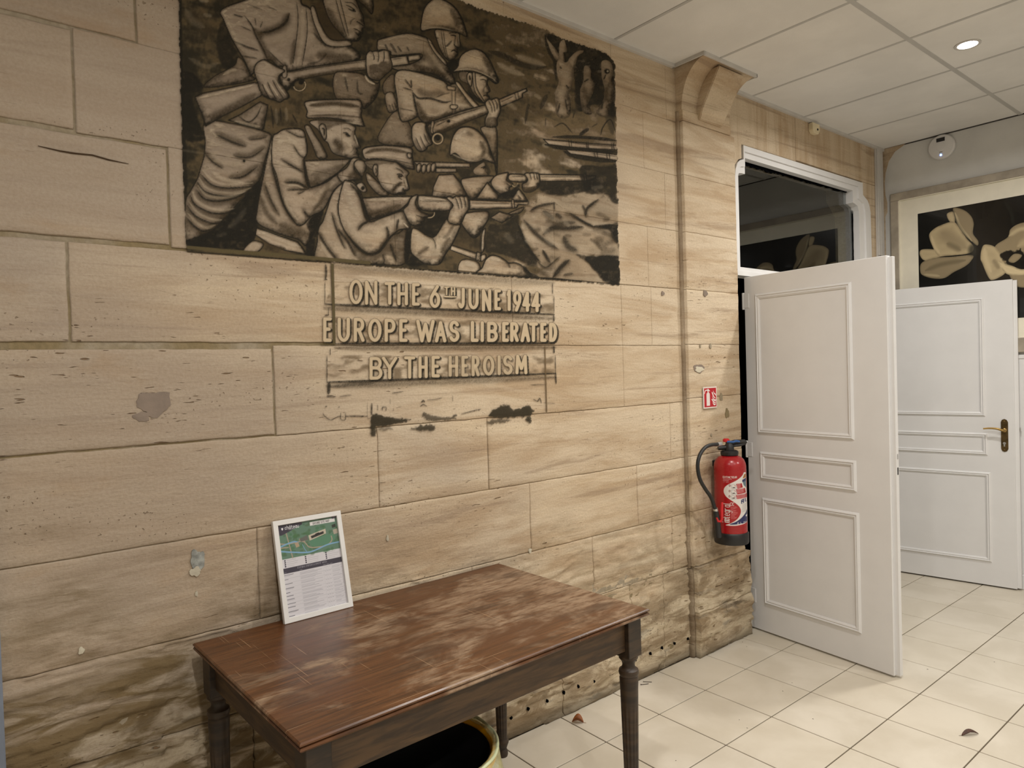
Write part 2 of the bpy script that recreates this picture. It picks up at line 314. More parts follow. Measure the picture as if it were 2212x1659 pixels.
    for p, w in [([(500, 530), (535, 605)], 26), ([(565, 520), (640, 640)], 30), ([(650, 555), (700, 625)], 24), ([(760, 560), (790, 620)], 18)]: st('C', p, w, .65)
    sf('C', [(850, 790), (1050, 840), (1220, 900)], 70, .5); sf('C', [(950, 640), (1050, 740), (1150, 860)], 80, .35); hi('C', [(480, 490), (700, 440), (900, 460)], 50, .4); hi('C', [(980, 560), (1060, 680), (1120, 760)], 60, .25)
    blob('C', [(1000, 370), (1095, 372), (1130, 520), (1235, 745), (1130, 650), (1015, 480)], .85, MB, 1)
    fig('C', [(1095, 372), (1180, 362), (1372, 398), (1388, 470), (1405, 555), (1372, 580), (1362, 604), (1376, 650), (1332, 700), (1290, 727), (1240, 715), (1170, 620), (1125, 500)], .12, 6, .8, 2.4)
    fig('C', [(1010, 478), (1040, 480), (1120, 610), (1235, 745), (1215, 775), (1080, 620)], .05, 3, .4, 2.2)
    ln('C', [(1100, 390), (1108, 450), (1140, 462)], 10); hi('C', [(1120, 395), (1130, 440)], 28, .6)
    for p in ([(1172, 368), (1195, 550), (1238, 700)], [(1198, 368), (1218, 550), (1258, 712)]): ln('C', p, 9)
    ln('C', [(1262, 402), (1310, 396), (1356, 402)], 12); ln('C', [(1285, 425), (1330, 428), (1345, 442)], 18); st('C', [(1300, 490), (1255, 540), (1225, 560)], 24, .7); st('C', [(1345, 420), (1335, 500), (1330, 545)], 18, .6); ln('C', [(1325, 535), (1345, 560), (1372, 572)], 15); ln('C', [(1290, 622), (1325, 605), (1372, 642)], 14); hi('C', [(1372, 410), (1385, 540)], 14, .5)
    fig('C', [(938, 372), (935, 250), (970, 110), (1040, 20), (1120, -12), (1230, 18), (1330, 90), (1400, 190), (1450, 310), (1482, 425), (1465, 440), (1380, 400), (1250, 362), (1080, 350)], .05, 9, .6, 3.2, (.7, .4))
    ln('C', [(945, 308), (1180, 312), (1380, 368), (1468, 425)], 6, .5); sf('C', [(1290, 130), (1350, 230), (1380, 340)], 60, .55); hi('C', [(985, 160), (1060, 70), (1160, 40)], 70, .3); hi('C', [(960, 345), (1150, 335), (1330, 375)], 20, .5)
    blob('C', [(1240, 760), (1380, 700), (1390, 800), (1310, 880)], .95)
    # ---- soldier 3 (forearm of soldier 2, body, rifle)
    fig('C', [(480, 1000), (600, 890), (625, 1100), (500, 1135)], .5, 6, .6, 2)
    fig('C', [(505, 1135), (590, 1110), (640, 1230), (650, 1310), (560, 1352), (522, 1290)], .18, 5, .6, 2.2)
    for p in ([(550, 1250), (580, 1330)], [(580, 1240), (610, 1320)], [(610, 1230), (640, 1300)]): ln('C', p, 10)
    fig('C', [(500, 1480), (640, 1330), (780, 1460), (830, 1600), (820, 1760), (430, 1700)], .35, 9, .7, 2); hi('C', [(560, 1520), (700, 1450)], 70, .2)
    fig('C', [(618, 900), (660, 850), (740, 840), (900, 870), (1050, 912), (1200, 970), (1260, 1022), (1345, 1005), (1425, 1110), (1520, 1230), (1565, 1290), (1380, 1355), (1200, 1425), (1010, 1480), (920, 1432), (892, 1398), (800, 1440), (700, 1452), (660, 1330), (640, 1150), (615, 1000)], .1, 9, .65, 3)
    sf('C', [(1000, 1420), (930, 1330), (880, 1220)], 60, .6)
    st('C', [(830, 1090), (852, 1200), (880, 1330), (900, 1400)], 24, .95); st('C', [(838, 1110), (900, 1175), (1050, 1180), (1200, 1225), (1290, 1212)], 26, .9); sf('C', [(900, 1080), (1000, 1130), (1200, 1110)], 80, .4); st('C', [(1100, 1170), (1200, 1130), (1280, 1110)], 14, .6)
    for p, w in [([(740, 950), (825, 1065)], 18), ([(812, 955), (822, 1050)], 18), ([(715, 1048), (830, 1085)], 18), ([(680, 1300), (860, 1330)], 8)]: st('C', p, w, .8)
    sf('C', [(930, 1400), (1100, 1420), (1280, 1360)], 50, .6); hi('C', [(960, 1300), (1080, 1260), (1200, 1290)], 110, .35); hi('C', [(680, 900), (900, 920), (1150, 1000)], 60, .35); hi('C', [(700, 1150), (750, 1300)], 70, .25)
    fig('C', [(1235, 1035), (1260, 1028), (1345, 1045), (1340, 1085), (1250, 1075)], .02, 2, .3, 2.2, smooth=False); ln('C', [(1300, 1085), (1302, 1260)], 9); ln('C', [(1345, 1085), (1340, 1260)], 9)
    fig('C', [(1285, 1258), (1360, 1260), (1365, 1290), (1330, 1308), (1285, 1298)], .02, 2, .3, 2.2); ln('C', [(1305, 1310), (1300, 1370)], 8); ln('C', [(1345, 1305), (1340, 1355)], 8)
    fig('C', [(1345, 1000), (1380, 985), (1460, 1090), (1560, 1200), (1625, 1275), (1555, 1285), (1425, 1120)], .05, 3, .3, 2.4)
    st('C', [(1500, 1040), (1550, 1150), (1680, 1240)], 50, .95)
    fig('C', [(1385, 868), (1480, 860), (1720, 905), (1722, 1000), (1755, 1088), (1730, 1112), (1722, 1130), (1748, 1168), (1720, 1195), (1690, 1225), (1640, 1200), (1560, 1130), (1500, 1020), (1400, 960)], .06, 6, .65, 2.4)
    blob('C', [(1385, 868), (1470, 862), (1500, 1010), (1560, 1140), (1480, 1070), (1395, 960)], .55, MB, 1.5)
    fig('C', [(1485, 890), (1515, 868), (1545, 890), (1540, 980), (1530, 1035), (1500, 1010), (1480, 950)], .03, 3, .4, 2.4); ln('C', [(1512, 905), (1518, 960)], 20)
    fig('C', [(1548, 870), (1575, 868), (1595, 1050), (1690, 1222), (1660, 1212), (1570, 1080)], .03, 2, .3, 2.2)
    ln('C', [(1630, 915), (1680, 905), (1715, 915)], 10); ln('C', [(1640, 955), (1690, 955), (1712, 980)], 13); ln('C', [(1722, 940), (1715, 1030), (1745, 1100)], 9, .8); ln('C', [(1672, 1150), (1710, 1142), (1746, 1170)], 14); st('C', [(1690, 1040), (1670, 1110)], 20, .5); st('C', [(1735, 1108), (1712, 1105)], 12, .9)
    fig('C', [(1308, 862), (1368, 800), (1390, 700), (1450, 632), (1560, 590), (1660, 618), (1740, 705), (1800, 830), (1855, 965), (1832, 1002), (1790, 985), (1700, 912), (1560, 862), (1420, 852)], .05, 9, .6, 3.2, (.7, .4))
    ln('C', [(1320, 838), (1500, 815), (1690, 865), (1845, 975)], 6, .45); sf('C', [(1680, 690), (1740, 790), (1770, 860)], 60, .5); hi('C', [(1430, 720), (1530, 640), (1620, 660)], 80, .35); hi('C', [(1330, 845), (1540, 835), (1760, 925), (1830, 985)], 16, .5)
    fig('D', [(1645, 60), (1680, 20), (1822, 20), (1842, 300), (1836, 600), (1800, 430), (1720, 190)], .3, 8, .7, 2.6)
    fig('C', [(1000, 1512), (1055, 1455), (1400, 1335), (1690, 1258), (1870, 1188), (2050, 1112), (2130, 1082), (2190, 1058), (2197, 1090), (2142, 1120), (2142, 1170), (2072, 1202), (1880, 1282), (1720, 1362), (1500, 1452), (1250, 1562), (1042, 1652)], .05, 7, .8, 3, (.1, 1), smooth=False)
    ln('C', [(1060, 1478), (1350, 1382), (1690, 1278)], 9); ln('C', [(1880, 1225), (2040, 1150)], 8); ln('C', [(2048, 1112), (2072, 1200)], 10); ln('C', [(2085, 1100), (2105, 1190)], 9); ln('C', [(1110, 1505), (1220, 1455)], 9); sf('C', [(1080, 1610), (1350, 1500), (1700, 1350)], 50, .6)
    F('C'); cv.ellipse((1262, 1450), (20, 18), DK)
    fig('C', [(1060, 1450), (1090, 1470), (1070, 1560), (1082, 1590), (1060, 1600), (1045, 1570)], .02, 2, .3, 2.2)
    fig('C', [(1698, 1232), (1740, 1190), (1775, 1195), (1805, 1178), (1850, 1178), (1872, 1235), (1878, 1335), (1842, 1425), (1832, 1512), (1708, 1512), (1698, 1430), (1732, 1345), (1712, 1290)], .04, 6, .6, 2.8)
    for p in ([(1735, 1205), (1770, 1270), (1785, 1350)], [(1775, 1198), (1805, 1270), (1815, 1345)], [(1805, 1185), (1840, 1250), (1838, 1320)]): ln('C', p, 12)
    blob('C', [(1720, 1420), (1800, 1400), (1835, 1440), (1825, 1500), (1715, 1505)], .55, MB, 1)
    # right hand of soldier 3 with trigger guard
    F('D'); cv.stroke(_ring(1130, 165, 62, 62), 34, DK, .95); cv.stroke(_ring(1130, 168, 58, 60), 20, (.68, .6, .48), .9); cv.ellipse((1128, 160), (34, 34), DK)
    fig('D', [(828, 20), (880, -30), (985, -20), (992, 60), (1062, 210), (1052, 240), (1010, 260), (995, 292), (940, 322), (885, 300), (832, 200), (820, 100)], .03, 7, .6, 3)
    for p in ([(868, 150), (900, 230), (938, 295)], [(918, 130), (950, 210), (992, 285)], [(968, 108), (1000, 190), (1035, 235)]): ln('D', p, 12)
    # ---- soldier 6 (lower right, kneeling) and its rifles
    fig('D', [(840, 438), (1520, 458), (1526, 506), (1110, 506), (880, 480)], .03, 4, .5, 2.4, (0, 1), smooth=False)
    fig('D', [(1110, 515), (1356, 520), (1362, 566), (1108, 572)], .1, 4, .7, 2.2, (0, 1), smooth=False)
    for x, y in ((905, 515), (965, 525), (1025, 518), (1078, 510)):
        fig('D', [(x - 24, y + 45), (x - 28, y - 10), (x - 5, y - 52), (x + 24, y - 45), (x + 28, y), (x + 5, y + 55)], .05, 3, .6, 2.6)
    blob('D', [(800, 600), (1080, 560), (1100, 700), (1060, 860), (830, 850), (780, 760)], .5, MB)
    blob('D', [(1370, 520), (1525, 515), (1530, 455), (1690, 445), (1745, 600), (1480, 640), (1390, 610)], .7)
    fig('D', [(1560, 540), (1640, 470), (1690, 450), (1700, 500), (1735, 595), (1640, 600), (1580, 590)], .2, 5, .5, 0); ln('D', [(1645, 515), (1690, 500), (1672, 530)], 14); ln('D', [(1705, 480), (1700, 550), (1735, 595)], 9)
    fig('D', [(1278, 362), (1290, 210), (1340, 90), (1420, 30), (1540, 35), (1640, 100), (1720, 200), (1762, 330), (1815, 452), (1790, 458), (1690, 425), (1600, 448), (1500, 450), (1420, 410), (1340, 342)], .04, 8, .55, 3.2, (.7, .5))
    sf('D', [(1640, 200), (1690, 300), (1660, 380)], 50, .6); hi('D', [(1350, 180), (1420, 90), (1500, 70)], 70, .4); hi('D', [(1300, 350), (1440, 410), (1560, 430)], 22, .5)
    fig('D', [(1142, 600), (1320, 590), (1400, 690), (1482, 842), (1380, 870), (1060, 862), (1080, 740)], .06, 9, .6, 2.6, smooth=False)
    fig('D', [(1410, 680), (1480, 632), (1782, 610), (1772, 660), (1690, 742), (1600, 852), (1540, 892), (1490, 852)], .1, 8, .75, 2.8)
    fig('D', [(1590, 885), (1722, 688), (1862, 850), (1840, 892)], .06, 7, .6, 2.6, smooth=False)
    fig('D', [(1768, 680), (1830, 602), (1950, 570), (1972, 582), (1958, 660), (2022, 700), (2015, 735), (1985, 750), (1990, 790), (1955, 822), (1870, 822), (1792, 752)], .04, 7, .6, 2.8); ln('D', [(1950, 700), (2010, 740)], 10); ln('D', [(1935, 755), (1985, 790)], 9)
    F('D'); cv.stroke(arc(2050, 700, 34, 40, 0, 150), 10, (.65, .58, .46), .9)
    fig('F', [(600, 185), (640, 160), (820, 175), (842, 240), (800, 268), (650, 260), (598, 232)], .04, 4, .6, 2.8); ln('F', [(640, 192), (815, 195)], 9)
    fig('F', [(1005, 165), (1600, 175), (1662, 190), (1752, 180), (1752, 212), (1672, 245), (1620, 256), (1005, 262)], .02, 4, .55, 3, (0, 1), smooth=False); ln('F', [(1010, 196), (1595, 200)], 9); fig('F', [(1598, 158), (1622, 158), (1635, 252), (1610, 256)], .02, 2, .3, 2.2)
    fig('F', [(778, 300), (830, 270), (852, 235), (815, 165), (845, 145), (875, 150), (905, 145), (940, 145), (972, 150), (1000, 162), (1016, 260), (1000, 322), (950, 372), (880, 402), (800, 392)], .04, 6, .75, 2.8, (.1, 1))
    for p in ([(880, 152), (905, 240)], [(930, 150), (952, 240)], [(970, 158), (985, 240)]): ln('F', p, 12)
    blob('F', [(800, 340), (900, 330), (1000, 310), (940, 380), (870, 405), (800, 395)], .65, MB, 1)
    fig('F', [(640, 482), (735, 358), (800, 430), (856, 522), (650, 512)], .08, 5, .8, 2.4, smooth=False); st('F', [(720, 440), (770, 500)], 20, .9)
    blob('F', [(470, 430), (620, 380), (740, 300), (720, 380), (640, 480), (480, 490)], .95)
    fig('F', [(590, 690), (690, 640), (800, 600), (760, 670), (690, 690)], .15, 4, .7, 2.2); fig('F', [(355, 742), (480, 660), (590, 692), (662, 716), (510, 812)], .2, 7, .8, 2.4, smooth=False)
    # chest, belt, strap, knees
    blob('D', [(1290, 1400), (1430, 1180), (1540, 1350), (1650, 1290), (1660, 1480), (1590, 1560), (1300, 1480)], .4, MB)
    fig('D', [(1410, 1135), (1440, 1062), (1700, 1030), (1742, 1100), (1692, 1200), (1622, 1318), (1540, 1342), (1430, 1205)], .1, 10, .85, 2.8)
    fig('D', [(1290, 1435), (1600, 1535), (1592, 1612), (1280, 1492)], .03, 4, .4, 2.6, smooth=False)
    fig('D', [(1660, 1300), (1702, 1235), (1692, 1350), (1690, 1470), (1650, 1525)], .08, 3, .6, 2.2); ln('D', [(1640, 1290), (1632, 1510)], 10)
    fig('D', [(1600, 1518), (1648, 1530), (1640, 1630), (1585, 1612)], .02, 2, .3, 2.6, smooth=False); ln('D', [(1612, 1550), (1632, 1553), (1628, 1572), (1610, 1570), (1612, 1550)], 8); ln('D', [(1608, 1585), (1628, 1588), (1622, 1608), (1604, 1604), (1608, 1585)], 8)
    fig('D', [(1650, 1560), (1700, 1545), (1705, 1590), (1650, 1630)], .05, 3, .5, 2.2)
    fig('F', [(-20, 1300), (190, 1330), (200, 1480), (-60, 1470)], .04, 5, .5, 2.2); hi('F', [(20, 1340), (160, 1380)], 80, .6)
    fig('F', [(210, 1490), (250, 1400), (300, 1290), (380, 1240), (480, 1262), (560, 1310), (600, 1340), (700, 1342), (800, 1402), (866, 1530)], .03, 9, .55, 3); st('F', [(590, 1330), (620, 1410)], 22, .6); hi('F', [(360, 1280), (480, 1300)], 60, .5)
    # ---- soldier 4 (cap, left)
    fig('B', [(1150, 150), (1100, 320), (1050, 560), (1010, 760), (968, 1000), (970, 1170), (1200, 1290), (1450, 1370), (1560, 1435), (1680, 1200), (1740, 1000), (1450, 1100), (1300, 800), (1250, 300)], .14, 9, .65, 3)
    sf('B', [(1050, 700), (1120, 900), (1230, 1080)], 60, .5); st('B', [(1060, 720), (1130, 900), (1210, 1050)], 22, .6); sf('B', [(1000, 850), (1080, 1050), (1200, 1180)], 60, .5); sf('B', [(1250, 1200), (1400, 1280), (1560, 1300)], 110, .6)
    blob('B', [(1545, 1440), (1600, 1300), (1560, 1180), (1700, 1020), (1750, 990), (1725, 1180), (1655, 1400), (1645, 1590), (1560, 1570)], .95)
    fig('B', [(960, 1228), (1240, 1330), (1450, 1398), (1520, 1488), (1545, 1545), (1300, 1500), (1100, 1420), (945, 1312)], .02, 4, .3, 3.2, smooth=False); hi('B', [(1000, 1270), (1240, 1370), (1480, 1460)], 60, .4)
    fig('B', [(905, 1390), (1010, 1400), (1040, 1440), (960, 1520), (800, 1510)], .05, 4, .5, 2.2); sf('B', [(1030, 1380), (1130, 1450), (1300, 1480)], 50, .7); sf('B', [(1100, 1500), (1300, 1540), (1500, 1560)], 40, .4)
    # neck and collar
    blob('B', [(1500, 20), (1720, 0), (1800, 210), (1860, 340), (2060, 405), (1540, 410), (1480, 160)], .8, MB, 1.5)
    fig('B', [(1535, 30), (1590, 10), (1650, 110), (1750, 260), (1800, 390), (1690, 395), (1620, 230)], .25, 4, .6, 2.4)
    fig('B', [(1590, -30), (1700, -60), (1980, -40), (2132, 20), (2130, 100), (2170, 200), (2197, 270), (2150, 285), (2165, 310), (2150, 335), (2182, 352), (2170, 372), (2182, 392), (2100, 402), (1950, 372), (1855, 322), (1810, 220), (1760, 180), (1690, 60)], .04, 7, .5, 2.6)
    blob('B', [(1690, -60), (1980, -60), (2050, -20), (1900, 10), (1780, 60)], .5, MB, 2)
    fig('B', [(1705, 30), (1735, -10), (1770, 0), (1790, 60), (1790, 160), (1765, 180), (1730, 110)], .05, 3, .4, 2.6); ln('B', [(1740, 40), (1765, 60), (1765, 130)], 20)
    sf('B', [(1900, 190), (1950, 250), (1960, 290)], 90, .75); ln('B', [(1988, 95), (2040, 100), (2075, 150)], 14); ln('B', [(2020, 105), (2050, 130), (2080, 135)], 22); ln('B', [(1990, 45), (2050, 45), (2092, 75)], 9); ln('B', [(2100, 240), (2110, 300), (2070, 340)], 8, .6); ln('B', [(2140, 275), (2165, 290)], 14); ln('B', [(2110, 358), (2150, 352), (2180, 362)], 9); hi('B', [(1990, 180), (2050, 200), (2080, 260)], 70, .6); hi('B', [(2125, 120), (2165, 240)], 22, .6)
    fig('A', [(1530, 1242), (1565, 1212), (1700, 1198), (1900, 1190), (2090, 1192), (2190, 1205), (2216, 1262), (2206, 1300), (2215, 1330), (2205, 1380), (2240, 1490), (2238, 1512), (2120, 1500), (2000, 1442), (1800, 1412), (1570, 1412), (1562, 1330)], .04, 5, .5, 3.2)
    sf('A', [(1600, 1262), (1900, 1240), (2180, 1275)], 48, .8); sf('A', [(1590, 1385), (1900, 1378), (2190, 1402)], 20, .7); ln('A', [(1575, 1412), (1800, 1408), (2000, 1432), (2200, 1440)], 7, .6); hi('A', [(1600, 1320), (1900, 1310), (2170, 1335)], 50, .4); hi('A', [(2020, 1460), (2210, 1490)], 20, .5)
    # arm of soldier 4
    fig('B', [(1530, 430), (2085, 408), (2030, 480), (1920, 582), (1720, 712), (1600, 755), (1565, 620)], .12, 9, .75, 2.8, smooth=False); sf('B', [(1620, 600), (1800, 560), (1990, 480)], 80, .4); sf('B', [(1620, 700), (1700, 640)], 70, .5)
    fig('B', [(1150, 160), (1210, 100), (1310, 50), (1500, 58), (1545, 160), (1562, 330), (1522, 412), (1530, 480), (1560, 640), (1590, 742), (1660, 735), (1800, 680), (1920, 600), (1985, 690), (1880, 790), (1760, 1010), (1650, 1070), (1600, 1102), (1515, 1190), (1440, 1192), (1360, 1080), (1270, 930), (1200, 620), (1140, 440)], .04, 8, .5, 3)
    for p, w in [([(1260, 420), (1450, 530), (1515, 565)], 22), ([(1300, 690), (1450, 695), (1580, 765)], 30), ([(1330, 782), (1480, 772), (1585, 772)], 18), ([(1400, 250), (1470, 360), (1530, 400)], 14), ([(1520, 440), (1545, 620), (1582, 765)], 26), ([(1130, 450), (1185, 650), (1265, 910), (1345, 1070), (1440, 1200)], 26), ([(1520, 1020), (1560, 1080), (1600, 1105)], 26), ([(1310, 70), (1450, 140), (1540, 150)], 16), ([(1450, 830), (1540, 790)], 12)]: sf('B', [(x - 5, y - 12) for x, y in p], w * 2.2, .4); st('B', p, w, .85)
    sf('B', [(1830, 700), (1740, 900), (1640, 1020)], 55, .6); hi('B', [(1290, 880), (1360, 1020), (1450, 1140)], 50, .5); hi('B', [(1230, 200), (1350, 150), (1450, 260)], 110, .35); hi('B', [(1650, 850), (1780, 760), (1880, 680)], 60, .35); hi('B', [(1320, 720), (1430, 725), (1520, 760)], 30, .5)
    fig('B', [(2100, 402), (2182, 398), (2205, 425), (2135, 475), (2125, 530), (2170, 590), (2240, 650), (2100, 662), (1985, 690), (1925, 592), (2035, 510)], .08, 6, .7, 2.8); sf('B', [(2060, 620), (2130, 590), (2180, 640)], 60, .5)
    fig('D', [(130, 480), (160, 425), (220, 420), (265, 450), (275, 520), (235, 620), (190, 580)], .12, 6, .7, 2.8)
    # ---- soldier 5 (cap, centre front)
    fig('D', [(-241, 1150), (-190, 1000), (-131, 830), (-41, 720), (60, 668), (150, 690), (230, 862), (300, 1140), (400, 1300), (640, 1300), (762, 1250), (745, 1650), (300, 1668), (-290, 1640), (-310, 1400), (-290, 1230)], .08, 9, .6, 3)
    blob('D', [(150, 1430), (290, 1550), (430, 1540), (560, 1370), (700, 1270), (760, 1290), (750, 1659), (640, 1600), (500, 1560), (300, 1640), (130, 1560)], .45, MB)
    for p, w in [([(-300, 1280), (-200, 1450), (-50, 1640)], 28), ([(-140, 1050), (-70, 1270), (20, 1480)], 22), ([(-60, 1250), (60, 1400), (140, 1560)], 26), ([(560, 1420), (600, 1530), (640, 1640)], 26), ([(470, 1540), (500, 1640)], 20)]: sf('D', [(x + 14, y) for x, y in p], w * 2, .45); st('D', p, w, .75)
    hi('D', [(-270, 1400), (-190, 1540), (-100, 1640)], 55, .4)
    blob('D', [(755, 1250), (820, 1260), (812, 1500), (890, 1590), (990, 1660), (750, 1659)], .95)
    fig('D', [(1225, 1130), (1300, 1180), (1400, 1190), (1372, 1280), (1300, 1430), (1225, 1540), (1150, 1662), (985, 1660), (880, 1592), (812, 1520), (805, 1400), (822, 1252), (880, 1240), (1080, 1340)], .05, 9, .65, 3)
    st('D', [(1060, 1340), (1095, 1400), (1112, 1490)], 13, .85); sf('D', [(900, 1540), (1020, 1460)], 50, .5); sf('D', [(1200, 1350), (1260, 1300), (1320, 1200)], 45, .4); sf('D', [(1180, 1520), (1230, 1420), (1270, 1350)], 55, .5); hi('D', [(860, 1330), (960, 1380), (1020, 1450)], 80, .35)
    blob('D', [(900, 1200), (960, 1110), (1100, 1040), (1260, 1040), (1240, 1130), (1080, 1330), (900, 1245)], .8)
    fig('D', [(-60, 1000), (0, 700), (60, 670), (150, 720), (200, 830), (292, 1142), (500, 1095), (705, 1030), (760, 1130), (802, 1232), (680, 1252), (600, 1310), (530, 1370), (420, 1512), (290, 1532), (150, 1422), (10, 1252)], .03, 8, .5, 3.2)
    for p, w in [([(180, 1255), (230, 1190), (300, 1155)], 30), ([(520, 1220), (540, 1290), (535, 1370)], 24), ([(660, 1130), (640, 1250)], 22), ([(90, 710), (170, 800), (240, 960), (290, 1140)], 26), ([(10, 1255), (150, 1440), (290, 1545), (430, 1520), (560, 1350), (660, 1262)], 26)]: sf('D', p, w * 2.2, .4); st('D', p, w, .85)
    hi('D', [(50, 1150), (180, 1380), (320, 1480)], 90, .4); hi('D', [(20, 780), (80, 900), (180, 1100)], 100, .35); hi('D', [(380, 1180), (560, 1130)], 70, .3); hi('D', [(720, 1170), (780, 1230)], 22, .7)
    # neck, face, cap
    blob('D', [(235, 600), (300, 560), (420, 640), (600, 835), (350, 850), (250, 780)], .8, MB, 1.5); fig('D', [(275, 580), (330, 600), (480, 750), (545, 835), (430, 838), (300, 700)], .25, 5, .7, 2.6)
    fig('D', [(160, 725), (205, 690), (245, 700), (285, 780), (255, 805), (210, 790)], .03, 3, .4, 2.4); F('D'); cv.ellipse((238, 755), (20, 24), DK)
    fig('D', [(275, 430), (560, 418), (700, 500), (785, 570), (762, 620), (775, 700), (792, 762), (765, 785), (735, 795), (745, 815), (720, 832), (600, 832), (480, 765), (415, 650), (375, 560), (290, 500)], .04, 7, .55, 2.6)
    blob('D', [(275, 430), (560, 420), (600, 470), (430, 480), (420, 640), (330, 570)], .5, MB, 2)
    fig('D', [(355, 540), (370, 480), (405, 478), (415, 540), (410, 600), (385, 615)], .04, 3, .4, 2.6); ln('D', [(385, 510), (398, 550), (390, 580)], 13)
    ln('D', [(640, 592), (690, 590), (720, 620)], 16); ln('D', [(655, 625), (705, 655)], 12); ln('D', [(660, 610), (700, 620)], 24); ln('D', [(628, 515), (690, 545), (722, 585)], 12); sf('D', [(700, 690), (640, 735), (590, 800)], 48, .95); st('D', [(690, 690), (630, 740), (595, 790)], 20, .6); ln('D', [(722, 755), (720, 775), (770, 782)], 17); ln('D', [(630, 830), (690, 815), (740, 832)], 26); hi('D', [(735, 640), (765, 750)], 26, .6); hi('D', [(540, 560), (600, 640), (620, 700)], 90, .4)
    fig('D', [(230, 315), (270, 272), (400, 252), (520, 246), (680, 258), (800, 276), (832, 310), (826, 350), (830, 400), (852, 520), (835, 530), (760, 518), (680, 470), (600, 440), (400, 412), (270, 412)], .04, 5, .5, 3.2)
    sf('D', [(270, 340), (380, 300), (560, 296), (770, 330)], 40, .7); ln('D', [(280, 404), (500, 404), (700, 440), (840, 475)], 9); ln('D', [(600, 425), (720, 470), (840, 505)], 7, .6); hi('D', [(300, 375), (520, 365), (740, 400)], 36, .45)
    fig('D', [(765, 345), (795, 335), (822, 360), (815, 395), (790, 400), (768, 380)], .02, 3, .3, 2.6)
    # rifle and hands of soldier 5
    fig('D', [(230, 872), (500, 862), (822, 850), (772, 940), (690, 1012), (500, 1092), (312, 1142), (270, 1010)], .05, 12, .95, 3, (-.2, 1), smooth=False); sf('D', [(310, 1060), (480, 1030), (680, 960)], 80, .6); hi('D', [(280, 900), (500, 890), (740, 880)], 46, .5)
    fig('D', [(895, 880), (940, 842), (1235, 880), (1305, 958), (1262, 1022), (1000, 1032), (905, 985)], .05, 6, .7, 3, (0, 1)); ln('D', [(920, 908), (1100, 912), (1255, 915)], 9); hi('D', [(950, 875), (1220, 895)], 22, .6)
    F('D'); cv.stroke(arc(1030, 1060, 60, 50, -10, 150), 26, DK, .9); cv.stroke(arc(1030, 1060, 60, 50, -10, 150), 13, (.68, .6, .48), .9)
    fig('D', [(800, 892), (842, 850), (892, 838), (868, 920), (882, 980), (940, 1040), (1015, 1070), (1012, 1100), (962, 1108), (975, 1125), (960, 1150), (930, 1160), (942, 1185), (880, 1212), (800, 1182), (742, 1080), (720, 1012), (770, 962)], .03, 8, .65, 3, (.3, .7)); ln('D', [(870, 1075), (920, 1095), (965, 1108)], 11); ln('D', [(872, 1145), (940, 1160)], 10); ln('D', [(880, 1190), (930, 1188)], 9)
    fig('D', [(1510, 895), (2010, 912), (2080, 920), (2215, 915), (2215, 955), (2092, 950), (2072, 992), (1510, 1012)], .02, 4, .6, 3, (0, 1), smooth=False); ln('D', [(1510, 930), (2010, 942)], 9); fig('D', [(2015, 902), (2040, 900), (2048, 988), (2022, 990)], .02, 2, .3, 2.4); hi('D', [(1530, 970), (2000, 965)], 30, .5)
    fig('D', [(1238, 878), (1275, 855), (1310, 875), (1345, 850), (1385, 855), (1420, 845), (1455, 855), (1482, 850), (1502, 920), (1500, 1002), (1452, 1082), (1402, 1182), (1300, 1182), (1250, 1142), (1272, 1032), (1312, 958)], .03, 7, .65, 3)
    for p in ([(1340, 868), (1370, 940), (1388, 1010)], [(1390, 858), (1412, 930), (1422, 1005)], [(1440, 855), (1458, 920), (1466, 985)]): ln('D', p, 13)
    ln('D', [(1240, 880), (1290, 930), (1310, 960)], 9); hi('D', [(1300, 1080), (1360, 1060)], 60, .4)
    # ---- right-hand scene: cloud of smoke, raised arms, fallen figures, bayonets
    rs = np.random.RandomState(5)
    for i in range(46):
        x = rs.uniform(60, 1100); y = rs.uniform(0, 1500)
        if x < 480 and 150 < y < 1250: continue
        L = rs.uniform(30, 110); an = rs.uniform(.2, .9)
        (hi if rs.rand() < .45 else sf)('E', [(x, y), (x + L * .6, y + L * an * .4), (x + L * 1.2, y + L * an)], rs.uniform(30, 75), rs.uniform(.2, .45))
    st('E', [(330, 190), (520, 250), (720, 350), (900, 400), (1100, 400)], 80, .65); st('E', [(1080, -20), (1150, 200), (1220, 330), (1230, 560)], 70, .8); hi('E', [(450, 350), (600, 440), (800, 510)], 80, .45); hi('E', [(700, 250), (900, 320), (1080, 380)], 90, .4)
    blob('E', [(1080, -20), (1300, 0), (1500, 90), (1680, 80), (1900, 200), (1990, 240), (2010, 600), (1990, 1300), (1850, 1000), (1740, 900), (1500, 980), (1460, 500), (1240, 300)], .85)
    fig('E', [(1095, 5), (1130, 50), (1200, 130), (1250, 210), (1285, 295), (1230, 312), (1150, 170)], .2, 4, .4, 0); fig('E', [(1290, 62), (1340, 40), (1362, 110), (1372, 200), (1330, 212), (1342, 322), (1290, 312), (1268, 230), (1272, 130)], .2, 4, .45, 0)
    fig('E', [(1385, 335), (1450, 240), (1520, 190), (1590, 182), (1580, 215), (1520, 260), (1460, 420)], .2, 4, .5, 0)
    fig('E', [(1240, 335), (1290, 300), (1350, 342), (1400, 330), (1455, 420), (1462, 560), (1432, 680), (1402, 760), (1425, 900), (1402, 1065), (1250, 1062), (1218, 880), (1222, 720), (1262, 600), (1238, 450)], .25, 7, .7, 0)
    for p in ([(1360, 640), (1400, 690)], [(1280, 880), (1250, 1000)], [(1350, 820), (1380, 980)], [(1280, 400), (1300, 420)]): st('E', p, 22, .8)
